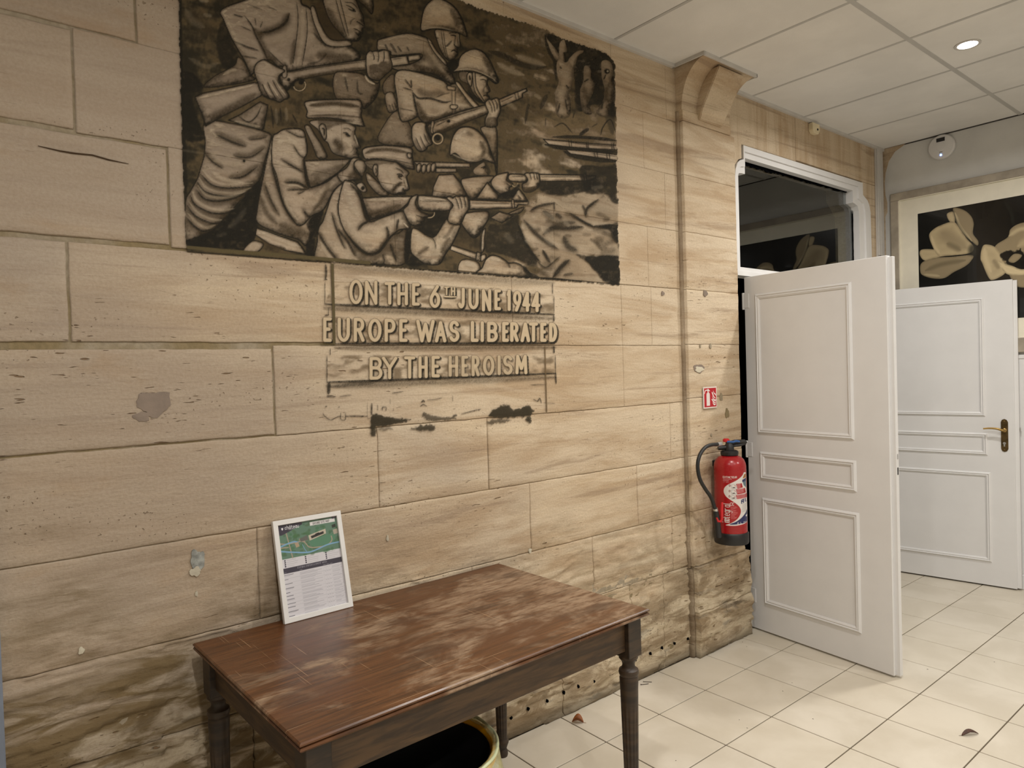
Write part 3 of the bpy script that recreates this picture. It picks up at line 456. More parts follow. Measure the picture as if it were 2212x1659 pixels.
    fig('E', [(1600, 402), (1650, 390), (1692, 450), (1690, 540), (1735, 640), (1712, 760), (1660, 880), (1702, 1022), (1600, 1012), (1560, 900), (1548, 720), (1590, 580)], .35, 7, .7, 0); st('E', [(1600, 600), (1660, 560)], 24, .8); sf('E', [(1600, 680), (1640, 840)], 70, .5)
    fig('E', [(1832, 332), (1900, 310), (1962, 350), (1985, 470), (1962, 580), (1992, 700), (1952, 900), (1900, 1062), (1760, 1012), (1852, 850), (1872, 700), (1840, 560), (1830, 440)], .3, 7, .65, 0); F('E'); cv.ellipse((1905, 460), (36, 34), DK, .9); cv.ellipse((1912, 458), (14, 14), HL, .7); st('E', [(1890, 500), (1860, 570)], 20, .9); sf('E', [(1930, 620), (1900, 760), (1920, 860)], 60, .55); st('E', [(1850, 860), (1830, 960)], 24, .8)
    blob('E', [(950, 1100), (1200, 1050), (1500, 1000), (1700, 1060), (2000, 1080), (2030, 1330), (1500, 1340), (1100, 1330)], .35, (.58, .5, .38), 5)
    for p, w, o in [([(1200, 1200), (1320, 1150), (1450, 1285)], 20, .7), ([(1820, 1310), (1850, 1200), (1950, 1100), (2030, 1300)], 18, .85), ([(1540, 1310), (1600, 1260), (1660, 1220)], 50, .85), ([(1700, 1200), (1780, 1150)], 18, .6), ([(1450, 1080), (1470, 1010)], 18, .7), ([(1090, 1080), (1090, 1180)], 14, .7), ([(820, 1150), (850, 950), (870, 900)], 40, .6), ([(1020, 960), (1060, 860), (1110, 770)], 60, .6)]: st('E', p, w, o)
    st('E', [(1180, 1330), (1500, 1330), (1800, 1350), (2030, 1380)], 46, .9)
    st('E', [(1080, 1430), (1250, 1460), (1400, 1480), (1700, 1510), (2040, 1530)], 70, .92); st('E', [(1330, 1520), (1480, 1580), (1700, 1620), (2040, 1660)], 70, .92)
    fig('E', [(1058, 1358), (1380, 1386), (1650, 1412), (2045, 1440), (2045, 1505), (1650, 1482), (1400, 1462), (1130, 1428)], .02, 3, .4, 2.4, (0, 1), smooth=False)
    fig('E', [(1352, 1492), (1700, 1522), (2050, 1562), (2050, 1645), (1700, 1592), (1420, 1552)], .02, 3, .4, 2.4, (0, 1), smooth=False)
    for p in ([(1392, 1365), (1412, 1468)], [(1428, 1370), (1440, 1470)], [(1632, 1385), (1642, 1490)], [(1655, 1388), (1662, 1492)], [(1962, 1405), (1975, 1508)], [(1990, 1410), (2000, 1510)], [(1728, 1480), (1750, 1608)], [(1765, 1480), (1785, 1612)], [(1900, 1535), (1912, 1640)], [(1935, 1540), (1945, 1645)]): ln('E', p, 10)
    ln('E', [(1420, 1400), (1650, 1430), (2040, 1462)], 8); ln('E', [(1680, 1545), (2050, 1590)], 8)
    # lower right drapery of smoke
    F('F'); r = cv.poly([(1010, 420), (1400, 420), (1560, 380), (1900, 480), (2120, 520), (2120, 1290), (1600, 1240), (2000, 1640), (1160, 1580), (980, 1380), (900, 1190), (770, 780)], BR, .18, True, 10, .86, 34, clear=True)
    blob('F', [(1010, 270), (1600, 265), (1760, 230), (1800, 330), (1500, 420), (1200, 440), (1030, 380)], .8)
    blob('F', [(1560, 60), (1900, 60), (2080, 40), (2080, 500), (1990, 540), (1900, 430), (1650, 420), (1580, 300)], .75); hi('F', [(1700, 350), (1850, 330)], 60, .2)
    for p, w, o in [([(890, 650), (990, 590), (1210, 540)], 34, .75), ([(1200, 540), (1205, 640)], 16, .7), ([(1410, 680), (1600, 800), (1720, 855)], 34, .95), ([(1620, 720), (1640, 620), (1790, 495)], 36, .8), ([(1580, 570), (1610, 640)], 26, .6), ([(1150, 870), (1350, 880), (1580, 860)], 52, .75), ([(1060, 960), (1250, 840), (1480, 800)], 70, .5), ([(730, 840), (790, 1000), (900, 1200), (1010, 1320)], 40, 1.), ([(800, 770), (960, 950), (1100, 1060), (1245, 1150)], 46, .65), ([(1050, 1170), (1145, 1330)], 36, .85), ([(1330, 990), (1390, 1120), (1500, 1170)], 75, .6), ([(1190, 1530), (1300, 1390), (1400, 1300)], 56, .85), ([(1060, 650), (1200, 760)], 56, .6), ([(1230, 690), (1300, 740)], 46, .6), ([(1700, 860), (1850, 850), (1960, 830)], 34, .8), ([(980, 1320), (1080, 1400), (1180, 1340), (1280, 1250)], 24, .6), ([(1330, 1500), (1450, 1480)], 36, .5)]:
        sf('F', [(x + 8, y + 12) for x, y in p], w * 1.5, o * .5); st('F', p, w, o, .7)
    for i in range(40):
        x = rs.uniform(800, 2000); y = rs.uniform(480, 1500); L = rs.uniform(60, 190); an = rs.uniform(-.5, 1.1)
        (hi if rs.rand() < .35 else sf)('F', [(x, y), (x + L * .5, y + L * an * .35), (x + L, y + L * an)], rs.uniform(30, 90), rs.uniform(.2, .45))
    hi('F', [(1180, 500), (1340, 620)], 8, .6); hi('F', [(1080, 1000), (1180, 1100)], 80, .3)
    blob('F', [(1960, 830), (2070, 820), (2078, 1180), (2050, 1100), (2000, 990), (1930, 900), (1780, 870)], .92); st('F', [(1960, 940), (2040, 1080)], 40, .6)
    blob('F', [(1500, 1228), (1680, 1255), (2085, 1268), (2088, 1640), (1900, 1605), (1750, 1450), (1640, 1320)], .92)
    blob('F', [(330, 860), (520, 830), (720, 700), (740, 850), (820, 1050), (980, 1320), (900, 1390), (700, 1290), (420, 1210), (290, 1180)], .72); hi('F', [(560, 960), (640, 1060)], 90, .2)
    st('F', [(800, 1380), (860, 1480), (1000, 1530)], 50, .85)
    # bottom edge: mortar bed and black line
    mort = (.36, .32, .22)
    F('B'); cv.stroke([(118, 1462), (500, 1500), (1300, 1560), (2300, 1650)], 44, mort, .95, .2, False)
    st('B', [(118, 1515), (500, 1548), (1300, 1610), (2212, 1690)], 26, .95, .3)
    st('F', [(-900, 1410), (-300, 1450), (0, 1470), (700, 1528), (1300, 1562), (2088, 1640)], 30, .98, .3)
    st('P', [(387, -300), (388, 60), (395, 280)], 9, .95); st('P', [(394, 270), (401, 420)], 10, .9)
    # joints showing through, hand-painted tooth
    st('P', [(385, 324), (440, 332)], 6, .25, .6, (.55, .5, .42))
    grain = fbm(X / 1.3, Y / 2.6, 55, 2); cv.a *= np.clip(1.02 - .16 * sstep(.5, .85, grain), 0, 1)
    cv.a *= field
    return cv
def paint_inscription():
    cv = Canvas(685, 556, 1215, 948, 2.0)
    cv.frame(*FR['G'])
    def st(p, w, op=.85, soft=.35, col=DK, dry=.3): cv.stroke(p, w, col, op, soft, True, (.5, .5), False, dry)
    def panel(pts, edge):
        r = cv.poly(pts, BR, 1, False, 1, 0); win, X, Y, sd = r
        m = sstep(-.5, .5, sd) * .55 * sstep(.42, .75, fbm(X / 22., Y / 10., 61, 4)); cv.over(win, m, (.45, .38, .28))
        st(edge, 22, .9); st([(x, y + 34) for x, y in edge], 60, .55, .95, MB, .5)
    panel([(165, 195), (1100, 235), (2110, 320), (2110, 488), (1100, 440), (85, 392)], [(85, 398), (600, 422), (1200, 448), (2112, 490)])
    panel([(170, 510), (1100, 530), (2110, 555), (2110, 742), (170, 742)], [(180, 748), (1100, 746), (2115, 745)])
    panel([(105, 850), (1100, 850), (2110, 850), (2115, 1008), (1100, 1050), (105, 1085)], [(105, 1088), (600, 1072), (1100, 1052), (2120, 1010)])
    st([(170, 60), (700, 100), (1300, 150), (2100, 205)], 100, .38, .95, MB, .5)
    cv.stroke([(170, 192), (1100, 228), (2110, 318)], 8, HL, .55)
    for p, w in [([(92, 50), (96, 120), (90, 178)], 20), ([(80, 182), (105, 182)], 12), ([(85, 200), (84, 390)], 7), ([(118, 430), (116, 495)], 8), ([(85, 498), (118, 495)], 12), ([(132, 790), (132, 850)], 8), ([(103, 850), (103, 1085)], 8), ([(122, 1095), (118, 1190)], 30), ([(100, 1215), (180, 1215)], 12), ([(2098, 210), (2100, 310)], 8), ([(2110, 320), (2112, 480)], 7), ([(2108, 495), (2110, 550)], 12), ([(2110, 770), (2112, 830)], 14), ([(2122, 850), (2125, 1000)], 8), ([(2125, 1000), (2130, 1100)], 14)]: st(p, w, .85)
    L1 = [('O', 303, 415, 185, 395), ('N', 442, 545, 192, 400), ('T', 615, 700, 205, 400), ('H', 728, 815, 208, 405), ('E', 858, 920, 215, 408), ('6', 1012, 1102, 232, 428), ('T', 1140, 1182, 243, 318), ('H', 1200, 1236, 246, 322), ('J', 1262, 1322, 256, 432), ('U', 1356, 1440, 262, 440), ('N', 1476, 1552, 268, 458), ('E', 1586, 1638, 270, 448), ('1', 1695, 1730, 272, 455), ('9', 1750, 1820, 282, 460), ('4', 1832, 1898, 288, 462), ('4', 1912, 1986, 292, 465)]
    L2 = [('E', 72, 142, 518, 728), ('U', 200, 302, 520, 728), ('R', 342, 432, 522, 728), ('O', 470, 582, 528, 728), ('P', 615, 705, 530, 728), ('E', 745, 812, 534, 728), ('W', 895, 1052, 538, 732), ('A', 1060, 1155, 552, 732), ('S', 1186, 1270, 546, 728), ('L', 1378, 1440, 550, 728), ('I', 1460, 1492, 552, 728), ('B', 1522, 1610, 556, 728), ('E', 1655, 1708, 558, 728), ('R', 1726, 1795, 560, 728), ('A', 1818, 1896, 562, 730), ('T', 1892, 1966, 562, 728), ('E', 1992, 2042, 564, 728), ('D', 2070, 2135, 565, 728)]
    L3 = [('B', 482, 590, 868, 1062), ('Y', 592, 722, 865, 1058), ('T', 788, 880, 862, 1052), ('H', 915, 990, 860, 1048), ('E', 1030, 1098, 858, 1042), ('H', 1182, 1260, 856, 1036), ('E', 1295, 1350, 856, 1034), ('R', 1385, 1450, 855, 1032), ('O', 1485, 1580, 856, 1026), ('I', 1610, 1640, 852, 1022), ('S', 1662, 1742, 852, 1018), ('M', 1772, 1872, 848, 1014)]
    LT = (.765, .69, .575)
    for row, sw0 in ((L1, 30), (L2, 32), (L3, 30)):
        for pas in range(3):
            for ch, a, b, t, u in row:
                sw = sw0 * (.5 if (row is L1 and u - t < 100) else 1.)
                fade = 1.
                if row is L3 and ch not in 'BYM' and a > 1150: fade = .5
                for g in GLYPH[ch]:
                    q = [(a + sw * .35 + x * (b - a - sw * .7), t + sw * .35 + y * (u - t - sw * .7)) for x, y in g]
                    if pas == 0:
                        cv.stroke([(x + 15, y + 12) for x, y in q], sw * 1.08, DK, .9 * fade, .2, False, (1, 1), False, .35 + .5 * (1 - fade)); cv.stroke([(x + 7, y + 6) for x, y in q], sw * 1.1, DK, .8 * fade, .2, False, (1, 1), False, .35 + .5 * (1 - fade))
                    elif pas == 1: cv.stroke(q, sw * 1.16, (.3, .26, .2), .8 * fade, .2, False, (1, 1), False, .5)
                    else: cv.stroke(q, sw, LT, 1. if fade == 1 else .9, .2, False)
    st([(1142, 340), (1245, 342)], 22, .9); cv.stroke([(1142, 332), (1243, 334)], 14, LT, 1., .2, False)
    # faded lower part of the inscription
    for p, w, o in [([(58, 1285), (62, 1360), (130, 1420), (200, 1392), (245, 1392)], 7, .9), ([(225, 1360), (225, 1415), (265, 1418), (265, 1355)], 7, .8), ([(265, 1388), (460, 1388)], 9, .9), ([(460, 1260), (462, 1400), (490, 1402)], 5, .6), ([(500, 1275), (497, 1370)], 16, .8), ([(550, 1285), (552, 1340)], 7, .6), ([(595, 1340), (595, 1310), (625, 1310), (625, 1340)], 10, .7), ([(660, 1240), (662, 1280)], 8, .5), ([(690, 1320), (690, 1340)], 7, .5), ([(930, 1300), (955, 1285), (985, 1300)], 9, .8), ([(940, 1265), (955, 1250), (965, 1265)], 14, .8), ([(990, 1245), (1060, 1240), (1120, 1225)], 12, .45), ([(1215, 1205), (1215, 1260)], 6, .6), ([(1900, 1112), (2030, 1110)], 8, .7), ([(1930, 1240), (1965, 1255), (1985, 1230), (2000, 1275)], 9, .8), ([(2020, 1270), (2120, 1275)], 8, .5), ([(140, 1130), (320, 1110), (520, 1095)], 30, .35), ([(215, 1215), (320, 1200)], 10, .6), ([(680, 1185), (775, 1170)], 9, .7), ([(90, 1305), (100, 1300)], 14, .7), ([(205, 1310), (212, 1308)], 12, .7)]: st(p, w, o)
    def blob(pts, op=.85, col=(.22, .20, .15)):
        win, X, Y, sd = cv.poly(pts, col, 0, True, 1.5, 0, 6); m = sstep(-1.5, 1.5, sd + (fbm(X / 4., Y / 3., 71, 3) - .5) * 7) * op; cv.over(win, m, col)
    blob([(495, 1380), (560, 1375), (640, 1400), (835, 1418), (720, 1450), (560, 1480), (498, 1490)]); blob([(495, 1480), (540, 1490), (530, 1555), (500, 1562)], .8); blob([(560, 1490), (700, 1490), (620, 1520)], .45)
    blob([(955, 1358), (1050, 1385), (1250, 1405), (1150, 1425), (990, 1420)], .6); blob([(850, 1500), (950, 1470), (1055, 1465), (1040, 1510), (930, 1520)], .75); blob([(1555, 1355), (1620, 1310), (1700, 1290), (1760, 1330), (1895, 1295), (1898, 1380), (1560, 1400)], .85); blob([(1535, 1430), (1680, 1410), (1720, 1430), (1540, 1460)], .6); blob([(1865, 1395), (1900, 1390), (1898, 1442), (1878, 1440)], .85)
    st([(1220, 1385), (1250, 1380)], 20, .7); st([(1290, 1370), (1400, 1340), (1465, 1325)], 12, .6)
    mort = (.36, .32, .22)
    cv.stroke([(150, 20), (158, 300), (168, 745)], 26, mort, .95, .2, False); cv.stroke([(0, 755), (170, 752)], 24, mort, .5, .6, False); cv.stroke([(2030, 780), (2036, 1000), (2046, 1345)], 11, (.42, .35, .25), .85, .3, False)
    return cv
# ================================================================ mesh helpers
def tag(o, label=None, cat=None, group=None, kind=None):
    for k, v in (('label', label), ('category', cat), ('group', group), ('kind', kind)):
        if v: o[k] = v
    return o
def link(name, me, mat=None, parent=None):
    o = bpy.data.objects.new(name, me); C.objects.link(o)
    if mat: me.materials.append(mat)
    if parent: o.parent = parent
    return o
def empty(name, loc=(0, 0, 0), rz=0.):
    o = bpy.data.objects.new(name, None); C.objects.link(o); o.location = loc; o.rotation_euler = (0, 0, rz); o.empty_display_size = .1
    return o
def raw(name, v, f, mat=None, parent=None, smooth=False):
    me = bpy.data.meshes.new(name); me.from_pydata([tuple(map(float, p)) for p in v], [], f); me.update()
    if smooth: me.polygons.foreach_set('use_smooth', [True] * len(me.polygons))
    return link(name, me, mat, parent)
def from_bm(name, bm, mat=None, parent=None, smooth=False, angle=None):
    bmesh.ops.recalc_face_normals(bm, faces=bm.faces)
    me = bpy.data.meshes.new(name); bm.to_mesh(me); bm.free()
    if smooth: me.polygons.foreach_set('use_smooth', [True] * len(me.polygons))
    if smooth and angle: me.set_sharp_from_angle(angle=math.radians(angle))
    return link(name, me, mat, parent)
def bbox(bm, x0, x1, y0, y1, z0, z1, bev=0., seg=1, mtx=None):
    t = bmesh.new(); bmesh.ops.create_cube(t, size=1)
    for v in t.verts: v.co = Vector(((x0 + x1) / 2 + v.co.x * (x1 - x0), (y0 + y1) / 2 + v.co.y * (y1 - y0), (z0 + z1) / 2 + v.co.z * (z1 - z0)))
    if bev: bmesh.ops.bevel(t, geom=list(t.edges), offset=bev, segments=seg, profile=.5, affect='EDGES')
    if mtx is not None: bmesh.ops.transform(t, matrix=mtx, verts=t.verts)
    merge(bm, t)
def merge(bm, t):
    m = {}
    for v in t.verts: m[v] = bm.verts.new(v.co)
    for f in t.faces:
        try: bm.faces.new([m[v] for v in f.verts])
        except ValueError: pass
    t.free()
def box(name, x0, x1, y0, y1, z0, z1, mat, parent=None, bev=0., seg=1):
    bm = bmesh.new(); bbox(bm, x0, x1, y0, y1, z0, z1, bev, seg); return from_bm(name, bm, mat, parent)
def prism_bm(bm, poly, axis, d0, d1, bev=0.):
    """poly in the two remaining axes, extruded along axis from d0 to d1"""
    def P(p, d): return ((d, p[0], p[1]), (p[0], d, p[1]), (p[0], p[1], d))[axis]
    t = bmesh.new(); a = [t.verts.new(P(p, d0)) for p in poly]; b = [t.verts.new(P(p, d1)) for p in poly]
    t.faces.new(a); t.faces.new(b[::-1]); n = len(poly)
    for i in range(n): t.faces.new((a[i], a[(i + 1) % n], b[(i + 1) % n], b[i]))
    bmesh.ops.recalc_face_normals(t, faces=t.faces)
    if bev: bmesh.ops.bevel(t, geom=list(t.edges), offset=bev, segments=1, affect='EDGES')
    merge(bm, t)
def prism(name, poly, axis, d0, d1, mat, parent=None, bev=0.):
    bm = bmesh.new(); prism_bm(bm, poly, axis, d0, d1, bev); return from_bm(name, bm, mat, parent)
def lathe_bm(bm, prof, n=32, mtx=None, cap=True, flute=None):
    """prof: (radius, z) bottom to top"""
    t = bmesh.new(); rings = []
    for r, z in prof:
        ring = []
        for i in range(n):
            a = 2 * PI * i / n; rr = r
            if flute: rr = flute(r, z, a)
            ring.append(t.verts.new((rr * math.cos(a), rr * math.sin(a), z)))
        rings.append(ring)
    for a, b in zip(rings[:-1], rings[1:]):
        for i in range(n): t.faces.new((a[i], a[(i + 1) % n], b[(i + 1) % n], b[i]))
    if cap:
        if prof[0][0] > 1e-5: t.faces.new(rings[0][::-1])
        if prof[-1][0] > 1e-5: t.faces.new(rings[-1])
    if mtx is not None: bmesh.ops.transform(t, matrix=mtx, verts=t.verts)
    merge(bm, t)
def lathe(name, prof, mat, parent=None, n=32, mtx=None, cap=True, flute=None, angle=35):
    bm = bmesh.new(); lathe_bm(bm, prof, n, mtx, cap, flute); return from_bm(name, bm, mat, parent, True, angle)
def tube_bm(bm, pts, r, n=10, cap=True):
    P = [Vector(p) for p in pts]; R = r if hasattr(r, '__len__') else [r] * len(P)
    t = bmesh.new(); rings = []; up = None
    for i, p in enumerate(P):
        d = (P[min(i + 1, len(P) - 1)] - P[max(i - 1, 0)]).normalized()
        if up is None: up = d.orthogonal().normalized()
        up = (up - d * up.dot(d)).normalized(); s = d.cross(up)
        rings.append([t.verts.new(p + (up * math.cos(2 * PI * k / n) + s * math.sin(2 * PI * k / n)) * R[i]) for k in range(n)])
    for a, b in zip(rings[:-1], rings[1:]):
        for k in range(n): t.faces.new((a[k], a[(k + 1) % n], b[(k + 1) % n], b[k]))
    if cap: t.faces.new(rings[0][::-1]); t.faces.new(rings[-1])
    merge(bm, t)
def tube(name, pts, r, mat, parent=None, n=12, smooth_path=True):
    if smooth_path and len(pts) > 2: pts = spline3(pts)
    if hasattr(r, '__len__'): r = list(np.interp(np.linspace(0, 1, len(pts)), np.linspace(0, 1, len(r)), r))
    bm = bmesh.new(); tube_bm(bm, pts, r, n); return from_bm(name, bm, mat, parent, True, 50)
def spline3(pts, n=8):
    P = np.array(pts, float); Q = np.vstack([2 * P[0] - P[1], P, 2 * P[-1] - P[-2]]); out = []
    t = np.linspace(0, 1, n, endpoint=False)[:, None]
    for i in range(1, len(Q) - 2):
        p0, p1, p2, p3 = Q[i - 1:i + 3]
        out.append(.5 * (2 * p1 + (p2 - p0) * t + (2 * p0 - 5 * p1 + 4 * p2 - p3) * t ** 2 + (3 * p1 - p0 - 3 * p2 + p3) * t ** 3))
    out.append(P[-1:]); return [tuple(p) for p in np.vstack(out)]
def grid_mesh(name, P, mat, parent=None, rgba=None, smooth=False):
    """P: (h, w, 3) array of points; rgba: linear (h, w, 4) paint"""
    h, w = P.shape[:2]; me = bpy.data.meshes.new(name)
    me.vertices.add(h * w); me.vertices.foreach_set('co', P.reshape(-1).astype(np.float32))
    i = np.arange((h - 1) * (w - 1)); r = i // (w - 1); c = i % (w - 1); a = r * w + c
    q = np.stack([a, a + 1, a + w + 1, a + w], 1).astype(np.int32); nf = len(q)
    me.loops.add(nf * 4); me.loops.foreach_set('vertex_index', q.reshape(-1))
    me.polygons.add(nf); me.polygons.foreach_set('loop_start', np.arange(nf, dtype=np.int32) * 4)
    if smooth: me.polygons.foreach_set('use_smooth', np.ones(nf, bool))
    me.update(calc_edges=True)
    if rgba is not None:
        at = me.color_attributes.new('paint', 'FLOAT_COLOR', 'POINT'); at.data.foreach_set('color', rgba.reshape(-1).astype(np.float32))
    return link(name, me, mat, parent)

# ================================================================ materials
def mat_new(name):
    m = bpy.data.materials.new(name); m.use_nodes = True; nt = m.node_tree
    b = nt.nodes['Principled BSDF']; return m, nt, b
class NT:
    def __init__(s, nt): s.nt = nt
    def n(s, typ, **kw):
        nd = s.nt.nodes.new(typ)
        for k, v in kw.items():
            if k.startswith('i_'):
                key = k[2:]; key = int(key) if key.isdigit() else key.replace('_', ' ')
                nd.inputs[key].default_value = v
            else: setattr(nd, k, v)
        return nd
    def l(s, a, b): s.nt.links.new(a, b)
    def pos(s): return s.n('ShaderNodeNewGeometry').outputs['Position']
    def mapv(s, src, scale, loc=(0, 0, 0), rot=(0, 0, 0)):
        m = s.n('ShaderNodeMapping'); m.inputs['Scale'].default_value = scale; m.inputs['Location'].default_value = loc; m.inputs['Rotation'].default_value = rot; s.l(src, m.inputs['Vector']); return m.outputs[0]
    def noise(s, vec, scale, detail=4., rough=.55, dist=0.):
        nd = s.n('ShaderNodeTexNoise'); nd.inputs['Scale'].default_value = scale; nd.inputs['Detail'].default_value = detail; nd.inputs['Roughness'].default_value = rough; nd.inputs['Distortion'].default_value = dist
        s.l(vec, nd.inputs['Vector']); return nd.outputs['Fac']
    def rng(s, val, a, b, c=0., d=1., smooth=True):
        m = s.n('ShaderNodeMapRange'); m.interpolation_type = 'SMOOTHSTEP' if smooth else 'LINEAR'
        for i, x in enumerate((a, b, c, d)): m.inputs[1 + i].default_value = x
        s.l(val, m.inputs[0]); return m.outputs[0]
    def math(s, op, a, b):
        m = s.n('ShaderNodeMath', operation=op)
        for i, x in enumerate((a, b)):
            if isinstance(x, (int, float)): m.inputs[i].default_value = x
            else: s.l(x, m.inputs[i])
        return m.outputs[0]
    def mix(s, fac, a, b, blend='MIX'):
        m = s.n('ShaderNodeMix', data_type='RGBA', blend_type=blend)
        if isinstance(fac, (int, float)): m.inputs[0].default_value = fac
        else: s.l(fac, m.inputs[0])
        for i, x in ((6, a), (7, b)):
            if isinstance(x, (tuple, list)): m.inputs[i].default_value = (*x[:3], 1)
            else: s.l(x, m.inputs[i])
        return m.outputs[2]
    def bump(s, h, strength, dist=.01):
        b = s.n('ShaderNodeBump'); b.inputs['Strength'].default_value = strength; b.inputs['Distance'].default_value = dist; s.l(h, b.inputs['Height']); return b.outputs[0]
def simple(name, rgb, rough=.5, metal=0., var=.06, vscale=12., bump=0., bscale=60., spec=.5, coat=0.):
    m, nt, b = mat_new(name); N = NT(nt); p = N.n('ShaderNodeTexCoord').outputs['Object']
    f = N.noise(p, vscale, 4)
    dark = tuple(c * (1 - var * 2) for c in rgb); lite = tuple(min(1, c * (1 + var)) for c in rgb)
    N.l(N.mix(N.rng(f, .3, .7), dark, lite), b.inputs['Base Color'])
    N.l(N.rng(f, .2, .8, max(.02, rough - .06), min(1, rough + .06)), b.inputs['Roughness'])
    b.inputs['Metallic'].default_value = metal; b.inputs['Specular IOR Level'].default_value = spec; b.inputs['Coat Weight'].default_value = coat
    if bump: N.l(N.bump(N.noise(p, bscale, 3), bump, .003), b.inputs['Normal'])
    return m
def stone_nodes(N, vertical=False):
    p = N.pos()
    sx, sz = ((7., .8) if vertical else (.9, 6.5))
    tilt = (0, 0 if vertical else .035, 0)
    band = N.noise(N.mapv(p, (sx, .9, sz), rot=tilt), 1.5, 7, .62, .6)
    big = N.noise(N.mapv(p, (.7, .7, 1.1), (3.1, 0, 1.7)), 1.25, 3, .5)
    mid = N.noise(N.mapv(p, (1, 1, 2.6), (1.3, 0, 4.7), tilt), 3.2, 5, .6)
    fine = N.noise(p, 120., 3, .6)
    TAN = L255(205, 184, 156); PALE = L255(217, 203, 180); GREY = L255(158, 146, 134); BRN = L255(168, 143, 113)
    col = N.mix(N.rng(band, .34, .62), BRN, PALE)
    lay = N.noise(N.mapv(p, (.55, .9, 9.), (4, 0, 6), tilt), 1.7, 6, .66, .8)
    col = N.mix(.42, col, TAN)
    col = N.mix(N.math('MULTIPLY', N.rng(lay, .53, .66), .6), col, L255(148, 127, 106))
    col = N.mix(N.math('MULTIPLY', N.rng(lay, .44, .34), .45), col, L255(224, 206, 176))
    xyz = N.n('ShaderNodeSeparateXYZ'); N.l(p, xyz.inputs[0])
    greyz = N.math('ADD', N.math('MULTIPLY', xyz.outputs[0], -.16), -.04)          # greyer tint towards the left end and the top
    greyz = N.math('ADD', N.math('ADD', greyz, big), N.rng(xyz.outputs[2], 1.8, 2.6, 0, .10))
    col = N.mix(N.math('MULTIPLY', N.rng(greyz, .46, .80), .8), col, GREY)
    col = N.mix(N.math('MULTIPLY', N.rng(mid, .55, .75), .35), col, L255(156, 126, 92))
    oi = N.n('ShaderNodeObjectInfo')
    col = N.mix(N.rng(oi.outputs['Random'], 0, 1, 0, .22, False), col, L255(182, 156, 122))
    # damp, lichen and dirt near the ground, plus painted-in shadow at the lower left
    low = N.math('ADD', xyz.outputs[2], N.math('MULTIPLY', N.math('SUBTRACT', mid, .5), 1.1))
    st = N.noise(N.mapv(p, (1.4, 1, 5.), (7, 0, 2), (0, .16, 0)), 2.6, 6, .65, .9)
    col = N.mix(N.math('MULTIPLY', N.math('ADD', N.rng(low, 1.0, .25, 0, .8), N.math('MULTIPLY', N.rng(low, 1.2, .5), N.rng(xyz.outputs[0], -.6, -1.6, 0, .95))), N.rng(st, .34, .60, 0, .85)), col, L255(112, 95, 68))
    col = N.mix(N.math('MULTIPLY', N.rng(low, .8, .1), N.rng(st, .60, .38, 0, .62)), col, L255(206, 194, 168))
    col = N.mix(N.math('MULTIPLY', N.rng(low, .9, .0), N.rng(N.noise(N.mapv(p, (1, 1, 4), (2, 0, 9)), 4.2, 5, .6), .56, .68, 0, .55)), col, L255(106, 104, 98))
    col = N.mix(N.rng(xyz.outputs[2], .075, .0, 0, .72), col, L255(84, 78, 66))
    # dark flecks and pits along the bedding
    fl = N.noise(N.mapv(p, (16, 4, 95), rot=tilt), 1., 2, .5)
    reg = N.math('MULTIPLY', N.rng(N.noise(N.mapv(p, (.9, 1, 1.5), (5, 0, 3)), 1.6, 2), .50, .60), N.rng(xyz.outputs[2], 2.3, 1.8, .12, 1.))
    fleck = N.math('MULTIPLY', N.rng(fl, .66, .71), reg)
    pit = N.math('MULTIPLY', N.rng(N.noise(p, 88., 2, .5), .66, .71), N.rng(N.noise(N.mapv(p, (1, 1, 3), (9, 0, 5)), 1.5, 2), .52, .62))
    dark = N.math('MAXIMUM', fleck, N.math('MULTIPLY', pit, .6))
    col = N.mix(N.math('MULTIPLY', dark, .8), col, L255(104, 78, 50))
    col = N.mix(N.rng(fine, .3, .7, .16, 0.), col, L255(120, 98, 70))
    h = N.math('ADD', N.math('MULTIPLY', band, .5), N.math('MULTIPLY', fine, .22))
    h = N.math('ADD', h, N.math('MULTIPLY', N.noise(N.mapv(p, (12, 12, 46), rot=tilt), 1.8, 4, .6), .5))
    h = N.math('SUBTRACT', h, N.math('MULTIPLY', dark, .9))
    return col, h
def make_stone(name, paint=False, vertical=False, strength=.85):
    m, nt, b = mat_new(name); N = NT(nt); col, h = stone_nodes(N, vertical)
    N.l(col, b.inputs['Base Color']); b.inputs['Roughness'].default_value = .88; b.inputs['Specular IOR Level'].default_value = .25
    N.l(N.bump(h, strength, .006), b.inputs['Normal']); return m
def make_paint_film():
    m, nt, b = mat_new('wall_paint'); N = NT(nt); a = N.n('ShaderNodeVertexColor', layer_name='paint'); p = N.pos()
    b.inputs['Roughness'].default_value = .85; b.inputs['Specular IOR Level'].default_value = .2; N.l(a.outputs['Color'], b.inputs['Base Color'])
    N.l(N.bump(N.noise(N.mapv(p, (12, 12, 46)), 1.8, 4, .6), .3, .004), b.inputs['Normal'])
    tr = N.n('ShaderNodeBsdfTransparent'); mx = N.n('ShaderNodeMixShader'); N.l(a.outputs['Alpha'], mx.inputs[0]); N.l(tr.outputs[0], mx.inputs[1]); N.l(b.outputs[0], mx.inputs[2]); N.l(mx.outputs[0], nt.nodes['Material Output'].inputs['Surface'])
    return m
def make_print(name, rough=.5, spec=.5, coat=0.):
    m, nt, b = mat_new(name); N = NT(nt); a = N.n('ShaderNodeVertexColor', layer_name='paint')
    N.l(a.outputs['Color'], b.inputs['Base Color']); b.inputs['Roughness'].default_value = rough; b.inputs['Specular IOR Level'].default_value = spec; b.inputs['Coat Weight'].default_value = coat
    return m
